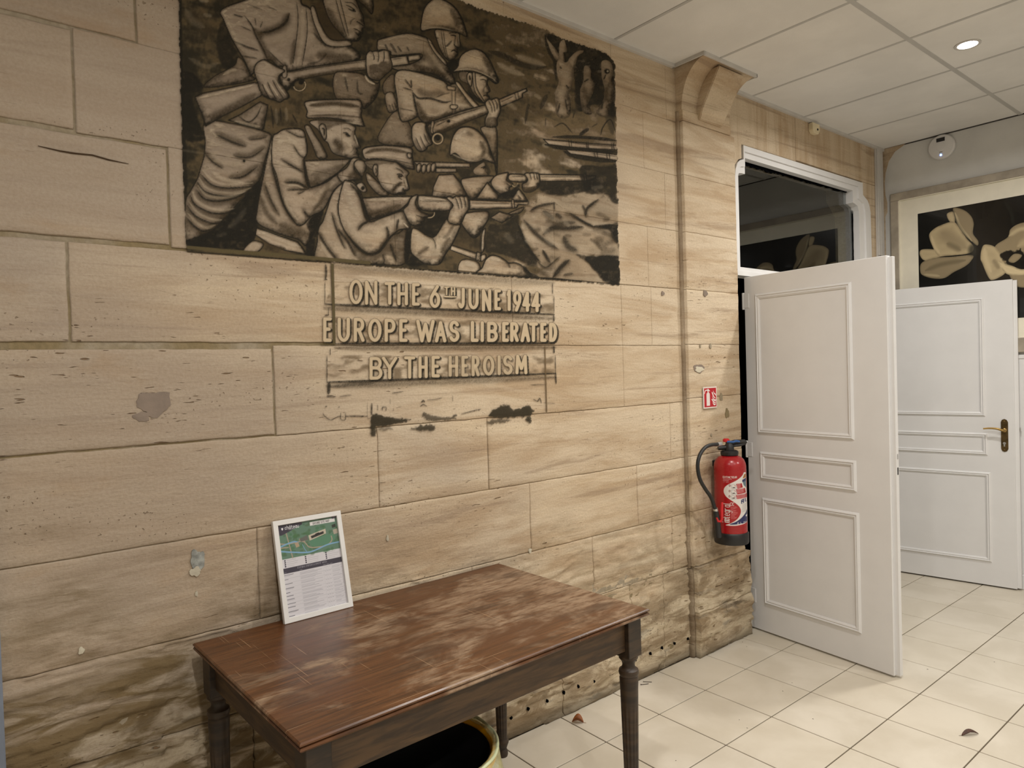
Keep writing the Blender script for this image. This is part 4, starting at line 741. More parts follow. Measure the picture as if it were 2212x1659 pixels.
def make_mortar():
    m, nt, b = mat_new('mortar'); N = NT(nt); p = N.pos(); f = N.noise(p, 5., 4); g = N.noise(p, 70., 3)
    col = N.mix(N.rng(f, .38, .62), L255(138, 122, 90), L255(160, 148, 128)); col = N.mix(N.rng(g, .3, .7, .3, 0), col, L255(96, 84, 60))
    N.l(col, b.inputs['Base Color']); b.inputs['Roughness'].default_value = .95; N.l(N.bump(g, .6, .004), b.inputs['Normal']); return m
def make_tile():
    m, nt, b = mat_new('cream_floor_tile'); N = NT(nt); p = N.pos(); oi = N.n('ShaderNodeObjectInfo')
    f = N.noise(p, 3.2, 5, .6, .4); g = N.noise(p, 42., 3)
    col = N.mix(N.rng(f, .35, .68), L255(202, 193, 176), L255(216, 208, 193)); col = N.mix(N.rng(oi.outputs['Random'], 0, 1, 0, .35, False), col, L255(208, 198, 178))
    col = N.mix(N.math('MULTIPLY', N.rng(N.noise(p, 210., 2), .74, .78), .35), col, L255(120, 100, 76))
    N.l(col, b.inputs['Base Color']); N.l(N.rng(f, .3, .7, .34, .46), b.inputs['Roughness']); N.l(N.bump(g, .05, .002), b.inputs['Normal']); return m
def make_wood_top():
    m, nt, b = mat_new('worn_varnished_wood'); N = NT(nt); p = N.n('ShaderNodeTexCoord').outputs['Object']
    grain = N.noise(N.mapv(p, (3.0, 46, 1)), 2.2, 6, .62, .5); big = N.noise(N.mapv(p, (1.6, 3.4, 1), (2, 1, 0)), 1.6, 3)
    col = N.mix(N.rng(grain, .28, .72), L255(64, 39, 21), L255(108, 69, 39)); col = N.mix(N.rng(big, .42, .62, 0, .55), col, L255(90, 54, 30))
    # rubbed, bleached areas
    w1 = N.noise(N.mapv(p, (1.5, 2.6, 1), (.4, 5, 0)), 2.3, 5, .62, .8); w2 = N.noise(N.mapv(p, (5, 22, 1), (3, 0, 0), (0, 0, .25)), 2.6, 5, .7)
    xyz = N.n('ShaderNodeSeparateXYZ'); N.l(p, xyz.inputs[0])
    bias = N.math('ADD', N.math('MULTIPLY', xyz.outputs[0], .16), N.math('MULTIPLY', N.math('ABSOLUTE', N.math('ADD', xyz.outputs[1], .03), 0.), -.28))
    wear = N.math('MULTIPLY', N.rng(N.math('ADD', w1, bias), .40, .60), N.rng(w2, .30, .62))
    col = N.mix(N.math('MULTIPLY', wear, .8), col, L255(166, 142, 116))
    dk = N.rng(N.noise(N.mapv(p, (1.5, 4, 1), (8, 2, 0)), 2.1, 4), .56, .7); col = N.mix(N.math('MULTIPLY', dk, .5), col, L255(58, 38, 28))
    scr = N.math('MAXIMUM', N.rng(N.noise(N.mapv(p, (2, 210, 1), rot=(0, 0, .12)), 1., 2), .70, .73), N.rng(N.noise(N.mapv(p, (210, 3, 1), rot=(0, 0, .35)), 1., 2), .71, .74))
    col = N.mix(N.math('MULTIPLY', scr, .55), col, L255(186, 152, 116))
    N.l(col, b.inputs['Base Color']); N.l(N.math('ADD', N.math('MULTIPLY', wear, .22), .30), b.inputs['Roughness']); b.inputs['Specular IOR Level'].default_value = .45
    N.l(N.bump(N.math('SUBTRACT', grain, scr), .12, .002), b.inputs['Normal']); return m
def make_wood_dark():
    m, nt, b = mat_new('dark_wood'); N = NT(nt); p = N.n('ShaderNodeTexCoord').outputs['Object']
    g = N.noise(N.mapv(p, (3, 3, 22), (1, 0, 0)), 2., 5, .6, .4); w = N.noise(p, 6., 4)
    col = N.mix(N.rng(g, .35, .65), L255(34, 25, 17), L255(60, 45, 30)); col = N.mix(N.math('MULTIPLY', N.rng(w, .6, .72), .5), col, L255(84, 64, 42))
    N.l(col, b.inputs['Base Color']); b.inputs['Roughness'].default_value = .5; N.l(N.bump(g, .15, .002), b.inputs['Normal']); return m
def make_apron():
    m, nt, b = mat_new('brown_wood_apron'); N = NT(nt); p = N.n('ShaderNodeTexCoord').outputs['Object']
    g = N.noise(N.mapv(p, (3, 3, 30), (1, 0, 0)), 2., 5, .6, .4); w = N.noise(p, 5., 4)
    col = N.mix(N.rng(g, .35, .65), L255(52, 37, 22), L255(84, 62, 37)); col = N.mix(N.math('MULTIPLY', N.rng(w, .55, .72), .5), col, L255(42, 31, 20))
    N.l(col, b.inputs['Base Color']); b.inputs['Roughness'].default_value = .55; N.l(N.bump(g, .15, .002), b.inputs['Normal']); return m
def make_emit(name, rgb, s):
    m, nt, b = mat_new(name); b.inputs['Base Color'].default_value = (*rgb, 1); b.inputs['Emission Color'].default_value = (*rgb, 1); b.inputs['Emission Strength'].default_value = s; return m
def make_glass():
    m, nt, b = mat_new('window_glass'); b.inputs['Base Color'].default_value = (.86, .9, .9, 1); b.inputs['Transmission Weight'].default_value = 1.; b.inputs['Roughness'].default_value = 0.; b.inputs['IOR'].default_value = 1.5; return m
def make_liner():
    m, nt, b = mat_new('clear_bin_liner'); N = NT(nt); out = nt.nodes['Material Output']
    tr = N.n('ShaderNodeBsdfTransparent'); tr.inputs[0].default_value = (.93, .96, .88, 1); mx = N.n('ShaderNodeMixShader')
    p = N.n('ShaderNodeTexCoord').outputs['Object']; f = N.noise(p, 26., 4)
    b.inputs['Base Color'].default_value = (*L255(214, 220, 178), 1); b.inputs['Roughness'].default_value = .22; b.inputs['Transmission Weight'].default_value = .15
    N.l(N.rng(f, .3, .7, .30, .62), mx.inputs[0]); N.l(tr.outputs[0], mx.inputs[1]); N.l(b.outputs[0], mx.inputs[2]); N.l(mx.outputs[0], out.inputs['Surface']); return m
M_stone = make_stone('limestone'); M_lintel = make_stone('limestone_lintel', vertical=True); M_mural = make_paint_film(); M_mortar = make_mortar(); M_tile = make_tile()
M_grout = simple('grout', L255(92, 80, 64), .95); M_ceil = simple('ceiling_board', (.78, .765, .735), .9, var=.03, vscale=3, bump=.25, bscale=260); M_bar = simple('ceiling_bar', (.50, .49, .47), .5, var=.02); M_trimw = simple('white_trim', (.58, .56, .53), .5, var=.03)
M_white = simple('white_paint', (.735, .728, .722), .42, var=.012, vscale=6, bump=.06, bscale=90); M_plaster = simple('plaster', (.64, .635, .61), .9, var=.03, vscale=4, bump=.2, bscale=120); M_wall2 = simple('pale_wall', (.62, .59, .54), .9)
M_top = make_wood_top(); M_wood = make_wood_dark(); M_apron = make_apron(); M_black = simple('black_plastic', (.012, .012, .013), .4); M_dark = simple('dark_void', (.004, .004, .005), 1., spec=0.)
M_red = simple('red_enamel', L255(160, 16, 24), .28, var=.04, coat=.25); M_redp = simple('red_plastic', L255(200, 32, 38), .4); M_bluep = simple('blue_plastic', L255(40, 88, 150), .4); M_metal = simple('brushed_metal', (.6, .6, .6), .35, 1.)
M_brass = simple('aged_bronze', L255(96, 78, 48), .4, .8, var=.2, vscale=30); M_brassl = simple('worn_brass', L255(170, 140, 84), .35, .8); M_cream = simple('cream_plastic', L255(226, 212, 178), .5); M_detw = simple('detector_white', (.74, .73, .72), .45, var=.01)
M_print = make_print('printed_surface', .45); M_label = make_print('label_film', .28, .5, .25); M_printg = make_print('glossy_print', .2, .5, .3); M_glass = make_glass(); M_liner = make_liner(); M_yellow = simple('yellow_plastic', L255(238, 172, 18), .4); M_frame = simple('white_frame', (.74, .73, .71), .4, var=.02); M_gilt = simple('taupe_frame', L255(164, 154, 138), .5, var=.12, vscale=8, bump=.1)
M_mat = simple('ivory_mount', L255(232, 226, 208), .7, var=.02); M_leaf = simple('brown_leaf', L255(150, 84, 30), .6, var=.2, vscale=60); M_leafd = simple('dark_leaf', L255(84, 56, 44), .7, var=.2, vscale=60); M_nail = simple('rusty_nail', L255(60, 48, 42), .6, .6); M_lamp = make_emit('lamp_glow', (1, .93, .82), 30.); M_led = make_emit('blue_led', (.2, .35, 1.), 6.)
M_board = simple('blue_grey_board', L255(120, 128, 142), .6); M_rust = simple('grey_cement', L255(134, 120, 108), .95, var=.1, bump=.4); M_rubber = simple('rubber_hose', (.012, .012, .012), .5); M_void = simple('black_inner_surface', (.004, .004, .005), .6)
# ================================================================ the stone wall (y = 0)
wall = box('wall_left', XB, 1.46, .0045, .26, 0, ZC + .3, M_mortar); tag(wall, 'beige ashlar stone wall carrying the soldiers mural', kind='structure')
prism('wall_core', [(1.40, 2.80), (1.46, 2.80), (1.54, 2.80), (3.04, 2.80), (3.04, 2.72), (3.17, 2.62), (3.17, 0), (XF + .2, 0), (XF + .2, ZC + .3), (1.40, ZC + .3)], 1, .03, .26, M_mortar, wall)
def relief(x, z, seed, rough):
    d = (fbm(x * 2.2 + seed, z * 11., 3 + seed % 50, 4) - .5) * .0045
    d = d + (fbm(x * 22, z * 44., 9, 3) - .5) * .0016
    rr = sstep(1.0, .3, z) * rough
    d = d + rr * ((fbm(x * 3.5 + z * 1.2, z * 13., 15, 5) - .5) * .022 + (fbm(x * 14., z * 30., 25, 3) - .5) * .008)
    n = fbm(x * .9 + z * .5 + 3, z * 7.5, 61, 4) * 7; d = d + (rr + .16 * sstep(-.2, -1.2, x)) * (n - np.floor(n)) ** 2 * .013
    hole = fbm(x * 26., z * 34., 33, 2); d = d - rr * .006 * sstep(.70, .80, hole)
    return d
def stone(x0, x1, z0, z1, y=0., back=.05, gl=.003, gr=.003, gb=.003, gt=.003, res=.016, name='stone_block', mat=None, amp=1., rough=1., chamfer=.0022, parent=None):
    """one dressed block: relief front face, rounded arrises, sides running back into the wall"""
    a, b, c, d = x0 + gl, x1 - gr, z0 + gb, z1 - gt
    nx = max(3, int((b - a) / res)); nz = max(3, int((d - c) / res))
    def axis(p, q, n):
        t = np.linspace(0, 1, n - 1); v = p + (q - p) * t
        return np.concatenate([[p], [p + .004], v[1:-1], [q - .004], [q]])
    X = axis(a, b, nx); Z = axis(c, d, nz); GX, GZ = np.meshgrid(X, Z)
    seed = int(abs(x0 * 37 + z0 * 91)) % 97
    e = np.minimum(np.minimum(GX - a, b - GX), np.minimum(GZ - c, d - GZ))
    Y = y - relief(GX, GZ, seed, rough) * amp + chamfer * (1 - sstep(0, .005, e))
    jx = (fbm(GX * 20, GZ * 20, 5, 2) - .5) * .004 * (e < .001); jz = (fbm(GX * 20, GZ * 20, 6, 2) - .5) * .004 * (e < .001)
    h, w = GX.shape; V = np.stack([GX + jx, Y, GZ + jz], -1).reshape(-1, 3)
    i = np.arange((h - 1) * (w - 1)); r = i // (w - 1); q = i % (w - 1); s = r * w + q
    F = np.stack([s, s + 1, s + w + 1, s + w], 1).tolist()
    ring = list(range(w)) + [k * w + w - 1 for k in range(1, h)] + [(h - 1) * w + k for k in range(w - 2, -1, -1)] + [k * w for k in range(h - 2, 0, -1)]
    n0 = len(V); B = V[ring].copy(); B[:, 1] = back; V = np.vstack([V, B]); m = len(ring)
    for k in range(m): F.append([ring[k], n0 + k, n0 + (k + 1) % m, ring[(k + 1) % m]])
    return raw(name, V, F, mat or M_stone, parent or wall, smooth=True)
ZJ = [0., .482, .760, 1.056, 1.349, 1.645, 1.940, 2.240, 2.528, 2.808, ZC + .02]
COURSES = [  # vertical joints of each course from the ground up
    [-4.8, -3.3, -2.45, -1.9, -1.33, -.62, .02, .487, .735, .945],
    [-4.8, -3.9, -2.9, -2.2, -1.05, -.45, .237, .818, .945],
    [-4.8, -3.5, -2.6, -1.293, -.135, .558, .945],
    [-4.8, -3.8, -2.7, -2.02, -.850, -.350, .827, .945],
    [-4.8, -3.4, -2.5, -1.218, -.024, .480, .945],
    [-4.8, -3.7, -2.6, -1.779, -1.005, -.2, .478, .70, .945],
    [-4.8, -3.5, -2.4, -1.514, -.75, .05, .684, .945],
    [-4.8, -3.9, -2.8, -1.746, -.95, -.1, .83, .945],
    [-4.8, -3.3, -2.3, -1.584, -.6, .2, .672, .945],
    [-4.8, -3.6, -2.6, -1.9, -1.1, -.2, .45, .858, .945]]
for ci, js in enumerate(COURSES):
    for x0, x1 in zip(js[:-1], js[1:]):
        left = x1 < -.9
        gv = .006 if left and ci >= 4 else .0012
        gt = {3: .004 if left else .001, 4: .011 if left else .001, 5: .008 if left else .0012, 6: .008 if left else .0008, 7: .008 if left else .0008, 8: .006 if left else .0008}.get(ci, .0012)
        gb = {4: .005 if left else .001, 5: .011 if left else .001, 6: .008 if left else .0012, 7: .008 if left else .0008, 8: .006 if left else .0008}.get(ci, .0012)
        under = x1 > -1.476 and x0 < .479 and ci >= 6; ins_ = x1 > -1.06 and x0 < .07 and ci in (4, 5)
        if under or ins_: gv, gt, gb = (.0002, .0002, .0002) if under and ci > 6 else (min(gv, .0008), gt, gb)
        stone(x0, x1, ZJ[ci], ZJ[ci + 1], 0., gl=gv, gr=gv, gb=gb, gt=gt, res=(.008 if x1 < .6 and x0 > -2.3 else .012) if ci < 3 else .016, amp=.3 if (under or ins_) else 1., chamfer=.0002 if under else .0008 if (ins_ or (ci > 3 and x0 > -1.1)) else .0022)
# pilaster beside the doors
PX0, PX1, PY = .945, 1.415, -.035
pil = box('trim_2', PX0 + .01, PX1, .0, .05, 0, 2.82, M_mortar); tag(pil, 'stone pilaster with a carved capital between mural and doors', kind='structure')
ZP = [.482, .772, 1.063, 1.367, 1.648, 1.935, 2.235, 2.53, 2.81]
for a, b in zip(ZP[:-1], ZP[1:]): stone(PX0, PX1, a, b, PY, .06, .001, .001, .0008, .0008, .014, chamfer=.0015, parent=pil)
stone(.955, 1.20, 0, .24, -.052, .06, .001, .001, .001, .001, .011, amp=1.2, parent=pil); stone(1.20, 1.455, 0, .24, -.050, .06, .001, .001, .001, .001, .011, amp=1.2, parent=pil); stone(.952, 1.45, .24, .482, -.046, .06, .001, .001, .001, .002, .011, amp=1.2, parent=pil)
stone(1.415, 1.448, .48, 2.62, .0, .06, 0, 0, 0, 0, .02, 'jamb_stone')
M_shade_grime = make_stone('shaded_grimy_limestone'); _nt = M_shade_grime.node_tree; _b = _nt.nodes['Principled BSDF']; _c = _b.inputs['Base Color'].links[0].from_socket; _N = NT(_nt)  # brown tint paints the shaded side return as well as its grime
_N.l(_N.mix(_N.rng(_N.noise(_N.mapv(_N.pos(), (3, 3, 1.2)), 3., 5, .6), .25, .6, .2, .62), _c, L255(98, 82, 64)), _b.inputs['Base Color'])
stone(PX0 - .013, PX0 + .004, .47, 2.86, -.018, .02, 0, 0, 0, 0, .012, 'shaded_grimy_quirk', M_shade_grime, .5, chamfer=.012, parent=pil); stone(PX0 - .010, PX0 + .014, 0, .47, -.030, .02, 0, 0, 0, 0, .012, 'shaded_grimy_quirk', M_shade_grime, .35, chamfer=.016, parent=pil)
# capital: hollow-moulded block with a console in front
bm = bmesh.new(); prof = []
for k in range(11):
    a = k / 10.; prof.append((PY - .15 * (1 - math.cos(a * PI / 2)) , 2.862 + .225 * math.sin(a * PI / 2) if a else 2.862))
t = bmesh.new(); rows = []
for y, z in prof + [(-.182, 3.092)]:
    ex = (PY - y) * .30
    rows.append([t.verts.new((PX0 - .005 - ex * .1, y, z)), t.verts.new((PX1 - .05 + ex * .55, y, z)), t.verts.new((PX1 - .05 + ex * .55, .05, z)), t.verts.new((PX0 - .005 - ex * .1, .05, z))])
for a, b in zip(rows[:-1], rows[1:]):
    for i in range(4): t.faces.new((a[i], a[(i + 1) % 4], b[(i + 1) % 4], b[i]))
t.faces.new(rows[0][::-1]); t.faces.new(rows[-1]); merge(bm, t)
bbox(bm, PX0 - .004, PX1 - .045, PY - .005, .05, 2.81, 2.864, .002)
capi = from_bm('capital', bm, M_stone, pil, True, 30)
bm = bmesh.new()
t = bmesh.new()
lo = [(1.075, -.050, 2.835), (1.275, -.050, 2.835), (1.275, .02, 2.835), (1.075, .02, 2.835)]; mi = [(1.065, -.075, 2.885), (1.285, -.075, 2.885), (1.285, .02, 2.885), (1.065, .02, 2.885)]; hi_ = [(1.075, -.176, 3.075), (1.30, -.176, 3.075), (1.30, .02, 3.075), (1.075, .02, 3.075)]
R3 = [[t.verts.new(p) for p in q] for q in (lo, mi, hi_)]
for a, b in zip(R3[:-1], R3[1:]):
    for i in range(4): t.faces.new((a[i], a[(i + 1) % 4], b[(i + 1) % 4], b[i]))
t.faces.new(R3[0][::-1]); t.faces.new(R3[-1]); bmesh.ops.bevel(t, geom=list(t.edges), offset=.004, segments=2, affect='EDGES'); merge(bm, t)
from_bm('console', bm, M_stone, pil, True, 30)
# lintel and right jamb stones
stone(1.395, 2.145, 2.802, ZC + .02, .0, .06, .001, .0025, .001, .001, .02, 'lintel_stone', M_lintel, .6); stone(2.145, 3.30, 2.812, ZC + .02, .0, .06, .0025, .001, .001, .001, .02, 'lintel_stone', M_lintel, .6)
sh = [(3.05, 2.812)] + [(3.05, 2.735), (3.075, 2.715)] + [(3.165 - .09 * math.cos(a), 2.62 + .095 * math.sin(a)) for a in (1.3, 1.0, .7, .35)][::1]
shoulder = [(3.045, 2.81), (3.045, 2.715), (3.075, 2.71), (3.115, 2.69), (3.142, 2.66), (3.160, 2.62), (3.168, 2.56), (3.168, 0), (3.37, 0), (3.37, 2.81)]
prism('jamb_stone', shoulder, 1, .0, .06, M_lintel, wall)
shl = [(1.43, 2.81), (1.535, 2.81), (1.535, 2.722), (1.50, 2.708), (1.465, 2.672), (1.448, 2.62), (1.40, 2.62), (1.40, 2.81)]
prism('jamb_stone', shl, 1, -.001, .06, M_lintel, wall)
# cement repair and stuck-on patches
def patch(name, cx, cz, rx, rz, mat, y=-.004, seed=1, n=26, parent=wall):
    rs = np.random.RandomState(seed); v = [(cx, y - .001, cz)]; ph = rs.uniform(0, 6, 3)
    for i in range(n):
        a = 2 * PI * i / n; k = 1 + .13 * math.sin(3 * a + ph[0]) + .09 * math.sin(5 * a + ph[1]) + .07 * rs.uniform(-1, 1)
        v.append((cx + rx * k * math.cos(a), y, cz + rz * k * math.sin(a)))
    for i in range(n): v.append((v[1 + i][0], y + .008, v[1 + i][2]))
    f = [(0, 1 + (i + 1) % n, 1 + i) for i in range(n)] + [(1 + i, 1 + (i + 1) % n, 1 + n + (i + 1) % n, 1 + n + i) for i in range(n)]
    return raw(name, v, f, mat, parent)
patch('cement_patch', -1.578, 1.475, .046, .036, M_rust, -.0035, 4); patch('cement_patch', -1.612, 1.437, .022, .014, M_rust, -.0035, 8)
M_stain = simple('pale_blue_grey_stain', L255(150, 152, 146), .9, var=.2, vscale=50); M_chip = simple('pale_plaster', L255(196, 188, 168), .9, var=.1)
patch('plaster_fleck', -1.476, .985, .020, .036, M_stain, -.005, 12); patch('plaster_fleck', -1.484, .955, .016, .014, M_chip, -.006, 13)
patch('cement_patch', 1.03, 1.522, .045, .022, M_rust, PY - .0035, 21); patch('plaster_fleck', 1.032, 1.517, .036, .015, M_chip, PY - .0045, 22)
for px, py, r, s in [(1431, 634, .012, 31), (1523, 634, .018, 33)]:
    q = ray_to(px, py, 1, 0. if px < 1465 else PY); patch('cement_patch', q[0], q[2], r, r * .9, M_rust, q[1] - .004, s)
for px, py, r in [(1557, 858, .014), (1570, 893, .017), (1512, 748, .006), (1534, 748, .009), (1536, 940, .006)]:
    q = ray_to(px, py, 1, PY); patch('cement_patch', q[0], q[2], r, r * 1.5, M_mortar, PY - .0035, int(px))
for px, py, w, h in [(838, 1163, .0045, .012), (1146, 1190, .008, .010), (425, 1283, .004, .008), (176, 1406, .007, .010)]:
    q = ray_to(px, py, 1, -.006); patch('lime_streak', q[0], q[2], w, h, M_chip, -.0042, int(px))
# drill holes along the foot of the wall
for px, py in [(1102, 1549), (1139, 1530), (1180, 1513), (1216, 1495), (1247, 1482), (1281, 1471), (1314, 1455), (1371, 1424), (1403, 1411), (1428, 1399), (1455, 1389), (1484, 1379)]:
    q = ray_to(px, py, 1, -.004); patch('drill_hole', q[0], q[2], .0055, .007, M_dark, q[1] - .010, int(px))
# crack in the upper-left block
cp = [ray_to(a, b, 1, -.004) for a, b in ((82, 315), (130, 326), (160, 331), (200, 335), (235, 345), (278, 354))]
bm = bmesh.new(); tube_bm(bm, [tuple(p) for p in cp], [.0008, .0018, .0022, .002, .002, .0006], 6); from_bm('crack', bm, simple('crack_dark', L255(70, 52, 34), .95), wall)

# mural and inscription: paint on the stone
def wall_print(name, cv, x0, x1, z0, z1, step, y, mat):
    nx = int((x1 - x0) / step); nz = int((z1 - z0) / step)
    GX, GZ = np.meshgrid(np.linspace(x0, x1, nx), np.linspace(z0, z1, nz)); GY = np.full(GX.shape, y)
    u, v = to_px(GX, 0, GZ); c, a = cv.sample(u, v)
    inside = (u > cv.x0) & (v > cv.y0) & (u < cv.x0 + cv.w / cv.k) & (v < cv.y0 + cv.h / cv.k); a = a * inside
    return grid_mesh(name, np.stack([GX, GY, GZ], -1), mat, None, np.concatenate([lin(c), a[..., None]], -1))
mu = wall_print('mural', paint_mural(), -1.475, .484, 1.930, ZC - .012, .00245, -.0042, M_mural)
tag(mu, 'sepia and black wall painting of helmeted and capped soldiers aiming rifles', 'mural')
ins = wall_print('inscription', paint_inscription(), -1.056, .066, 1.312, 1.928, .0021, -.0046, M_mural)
tag(ins, 'painted block letters on the stone under the soldiers mural', 'inscription')

# ================================================================ far wall, hidden walls, floor, ceiling
wf = box('wall_far', XF, XF + .2, YB, .06, 0, ZC + .3, M_plaster); tag(wf, 'grey plastered end wall behind the second door', kind='structure')
strip = [(0, 0), (-.018, 0), (-.016, 1.2), (-.014, 2.42), (-.014, 2.60), (-.030, 2.63), (-.030, 2.70), (-.018, 2.76), (-.014, 2.84), (-.022, 2.92), (-.045, 3.0), (-.09, 3.06), (-.165, 3.098), (0, 3.098)]
prism('stone_return', strip, 0, XF - .004, XF + .01, M_lintel, wf)
box('wainscot_panel', XF - .010, XF, -2.4, -.05, .10, 1.53, M_white, wf, .003); box('wainscot_rail', XF - .016, XF, -2.4, -.05, 1.515, 1.545, M_white, wf, .006); box('skirting', XF - .013, XF, -2.4, -.05, 0, .10, M_white, wf, .004)
for y0, y1 in ((-.72, -.14), (-1.5, -.86), (-2.3, -1.6)): box('wainscot_field', XF - .014, XF - .008, y0, y1, .22, 1.42, M_white, wf, .006)
for nm, a in (('wall_behind', (XB - .2, XB, YB, .3, 0, ZC + .3)), ('wall_right', (XB, XF, YB - .2, YB, 0, ZC + .3))):
    tag(box(nm, *a, M_wall2), 'pale plain wall behind the photographer', kind='structure')
# dark corridor beyond the doors
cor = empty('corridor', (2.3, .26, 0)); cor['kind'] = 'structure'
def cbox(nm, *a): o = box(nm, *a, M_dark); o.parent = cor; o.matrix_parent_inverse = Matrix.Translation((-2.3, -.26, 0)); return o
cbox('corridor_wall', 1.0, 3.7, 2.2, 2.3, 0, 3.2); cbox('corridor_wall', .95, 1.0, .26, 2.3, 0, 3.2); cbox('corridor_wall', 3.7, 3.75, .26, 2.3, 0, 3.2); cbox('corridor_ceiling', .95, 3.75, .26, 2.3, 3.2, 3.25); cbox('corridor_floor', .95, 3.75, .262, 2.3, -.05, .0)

fl = box('floor', XB, XF, YB, .26, -.06, -.004, M_grout); tag(fl, 'cream square floor tiles with thin dark joints', kind='structure')
tme = {}
def tile(x0, x1, y0, y1):
    w, d = round(x1 - x0, 4), round(y1 - y0, 4); k = (w, d)
    if k not in tme:
        bm = bmesh.new(); g = .0026
        bbox(bm, -w / 2 + g, w / 2 - g, -d / 2 + g, d / 2 - g, -.03, 0, .0012); bmesh.ops.recalc_face_normals(bm, faces=bm.faces); me = bpy.data.meshes.new('floor_tile'); bm.to_mesh(me); bm.free(); me.materials.append(M_tile); tme[k] = me
    o = bpy.data.objects.new('floor_tile', tme[k]); C.objects.link(o); o.parent = fl; o.location = ((x0 + x1) / 2, (y0 + y1) / 2, 0)
ys = [.0] + [TY0 - TILE * j for j in range(0, 10)]
for i in range(-6, 10):
    for j in range(len(ys) - 1):
        x1 = min(TILE * (i + 1), XF)
        if x1 - TILE * i > .05: tile(TILE * i, x1, ys[j + 1], ys[j])
# tiles out of the picture behind the camera, and the threshold between the doors: plain slabs of the same surface
box('floor_surface', XB, -6 * TILE, YB, 0, -.03, 0, M_tile, fl); box('floor_surface', -6 * TILE, XF, YB, ys[-1], -.03, 0, M_tile, fl); box('threshold', 1.46, 3.17, 0, .26, -.03, 0, M_tile, fl)
# ceiling: boards in a bar grid
CP = .5885; CX0 = .466; TB = -.858
ce = box('ceiling', XB, XF + .2, YB, .3, ZC + .04, ZC + .3, M_ceil); tag(ce, 'suspended ceiling of pale boards in a light grid', kind='structure')
cx = [CX0 + CP * k for k in range(-9, 6)]; cx = [XB] + [x for x in cx if XB + .05 < x < XF - .02] + [XF]
cy = [0., TB, TB - 1.18, TB - 2.36, YB]
for x0, x1 in zip(cx[:-1], cx[1:]):
    for y1, y0 in zip(cy[:-1], cy[1:]):
        cut = y1 == 0. and x0 < 1.39 and x1 > .92
        if not cut: box('ceiling_board', x0 + .008, x1 - .008, y0 + .008, y1 - .008, ZC - .002, ZC + .02, M_ceil, ce, .003); continue
        a, b = max(x0, .918), min(x1, 1.392)                                   # boards notched round the capital
        poly = [(x0 + .008, y0 + .008), (x1 - .008, y0 + .008)]
        poly += [(x1 - .008, -.008), (b, -.008), (b, -.188)] if b < x1 else [(x1 - .008, -.188)]
        poly += [(a, -.188), (a, -.008), (x0 + .008, -.008)] if a > x0 else [(x0 + .008, -.188)]
        prism('ceiling_board', poly, 2, ZC - .002, ZC + .02, M_ceil, ce)
for y in cy[1:-1]: box('grid_bar', XB, XF, y - .012, y + .012, ZC - .004, ZC + .012, M_bar, ce, .001)
for x in cx[1:-1]:
    for y1, y0 in zip(cy[:-1], cy[1:]):
        yy = -.188 if (y1 == 0. and .92 < x < 1.39) else y1
        box('grid_bar', x - .009, x + .009, y0 + .012, yy - .012, ZC - .0035, ZC + .012, M_bar, ce, .001)
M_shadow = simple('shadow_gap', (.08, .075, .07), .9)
def edge(x0, x1, y0, y1):
    box('edge_trim', x0, x1, y0, y1, ZC - .020, ZC + .004, M_trimw, ce, .001)
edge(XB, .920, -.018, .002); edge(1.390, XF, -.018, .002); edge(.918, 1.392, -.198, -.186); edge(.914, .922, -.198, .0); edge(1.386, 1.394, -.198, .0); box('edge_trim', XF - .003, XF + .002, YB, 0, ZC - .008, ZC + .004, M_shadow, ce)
# trunking in the corner
tr = empty('trim_1', (3.30, -.01, 0)); tag(tr, 'white vertical cable trunking in the corner by the lintel', kind='structure')
def loc_box(parent, name, x0, x1, y0, y1, z0, z1, mat, bev=0.):
    L = parent.location; return box(name, x0 - L.x, x1 - L.x, y0 - L.y, y1 - L.y, z0 - L.z, z1 - L.z, mat, parent, bev)
loc_box(tr, 'trunking_base', 3.255, 3.36, -.012, -.001, 0, ZC - .01, M_trimw, .001); loc_box(tr, 'trunking_cover', 3.262, 3.300, -.020, -.012, 0, 2.30, M_trimw, .002); loc_box(tr, 'trunking_cover', 3.262, 3.300, -.020, -.012, 2.303, ZC - .012, M_trimw, .002); loc_box(tr, 'trunking_cover', 3.302, 3.356, -.019, -.012, 0, ZC - .012, M_trimw, .002)

# ================================================================ transom window over the doors
w1 = empty('window_1', (2.3, .02, 2.04)); tag(w1, 'dark transom window in a white shouldered frame above the doors', kind='structure')
OUT = [(1.450, 2.045), (1.450, 2.60), (1.458, 2.645), (1.478, 2.684), (1.503, 2.703), (1.542, 2.715), (1.542, 2.795), (3.042, 2.800), (3.042, 2.715), (3.075, 2.70), (3.112, 2.684), (3.138, 2.655), (3.156, 2.60), (3.168, 2.045)]
INN = [(1.497, 2.095), (1.497, 2.60), (1.497, 2.62), (1.505, 2.632), (1.53, 2.636), (1.566, 2.636), (1.566, 2.729), (2.906, 2.729), (2.906, 2.645), (2.94, 2.640), (2.975, 2.63), (2.992, 2.60), (2.996, 2.56), (2.998, 2.095)]
def ringmesh(name, O, I, ya, yb, mat, parent, step=None):
    L = parent.location; n = len(O); v = []
    for y in (ya, yb):
        for P in (O, I): v += [(p[0] - L.x, y - L.y, p[1] - L.z) for p in P]
    f = []
    for i in range(n):
        j = (i + 1) % n
        f += [(i, j, n + j, n + i), (2 * n + i, 3 * n + i, 3 * n + j, 2 * n + j), (n + i, n + j, 3 * n + j, 3 * n + i), (i, 2 * n + i, 2 * n + j, j)]
    bm = bmesh.new(); vv = [bm.verts.new(p) for p in v]
    for q in f: bm.faces.new([vv[k] for k in q])
    return from_bm(name, bm, mat, parent)
ringmesh('window_frame', OUT, INN, .0, .07, M_white, w1)
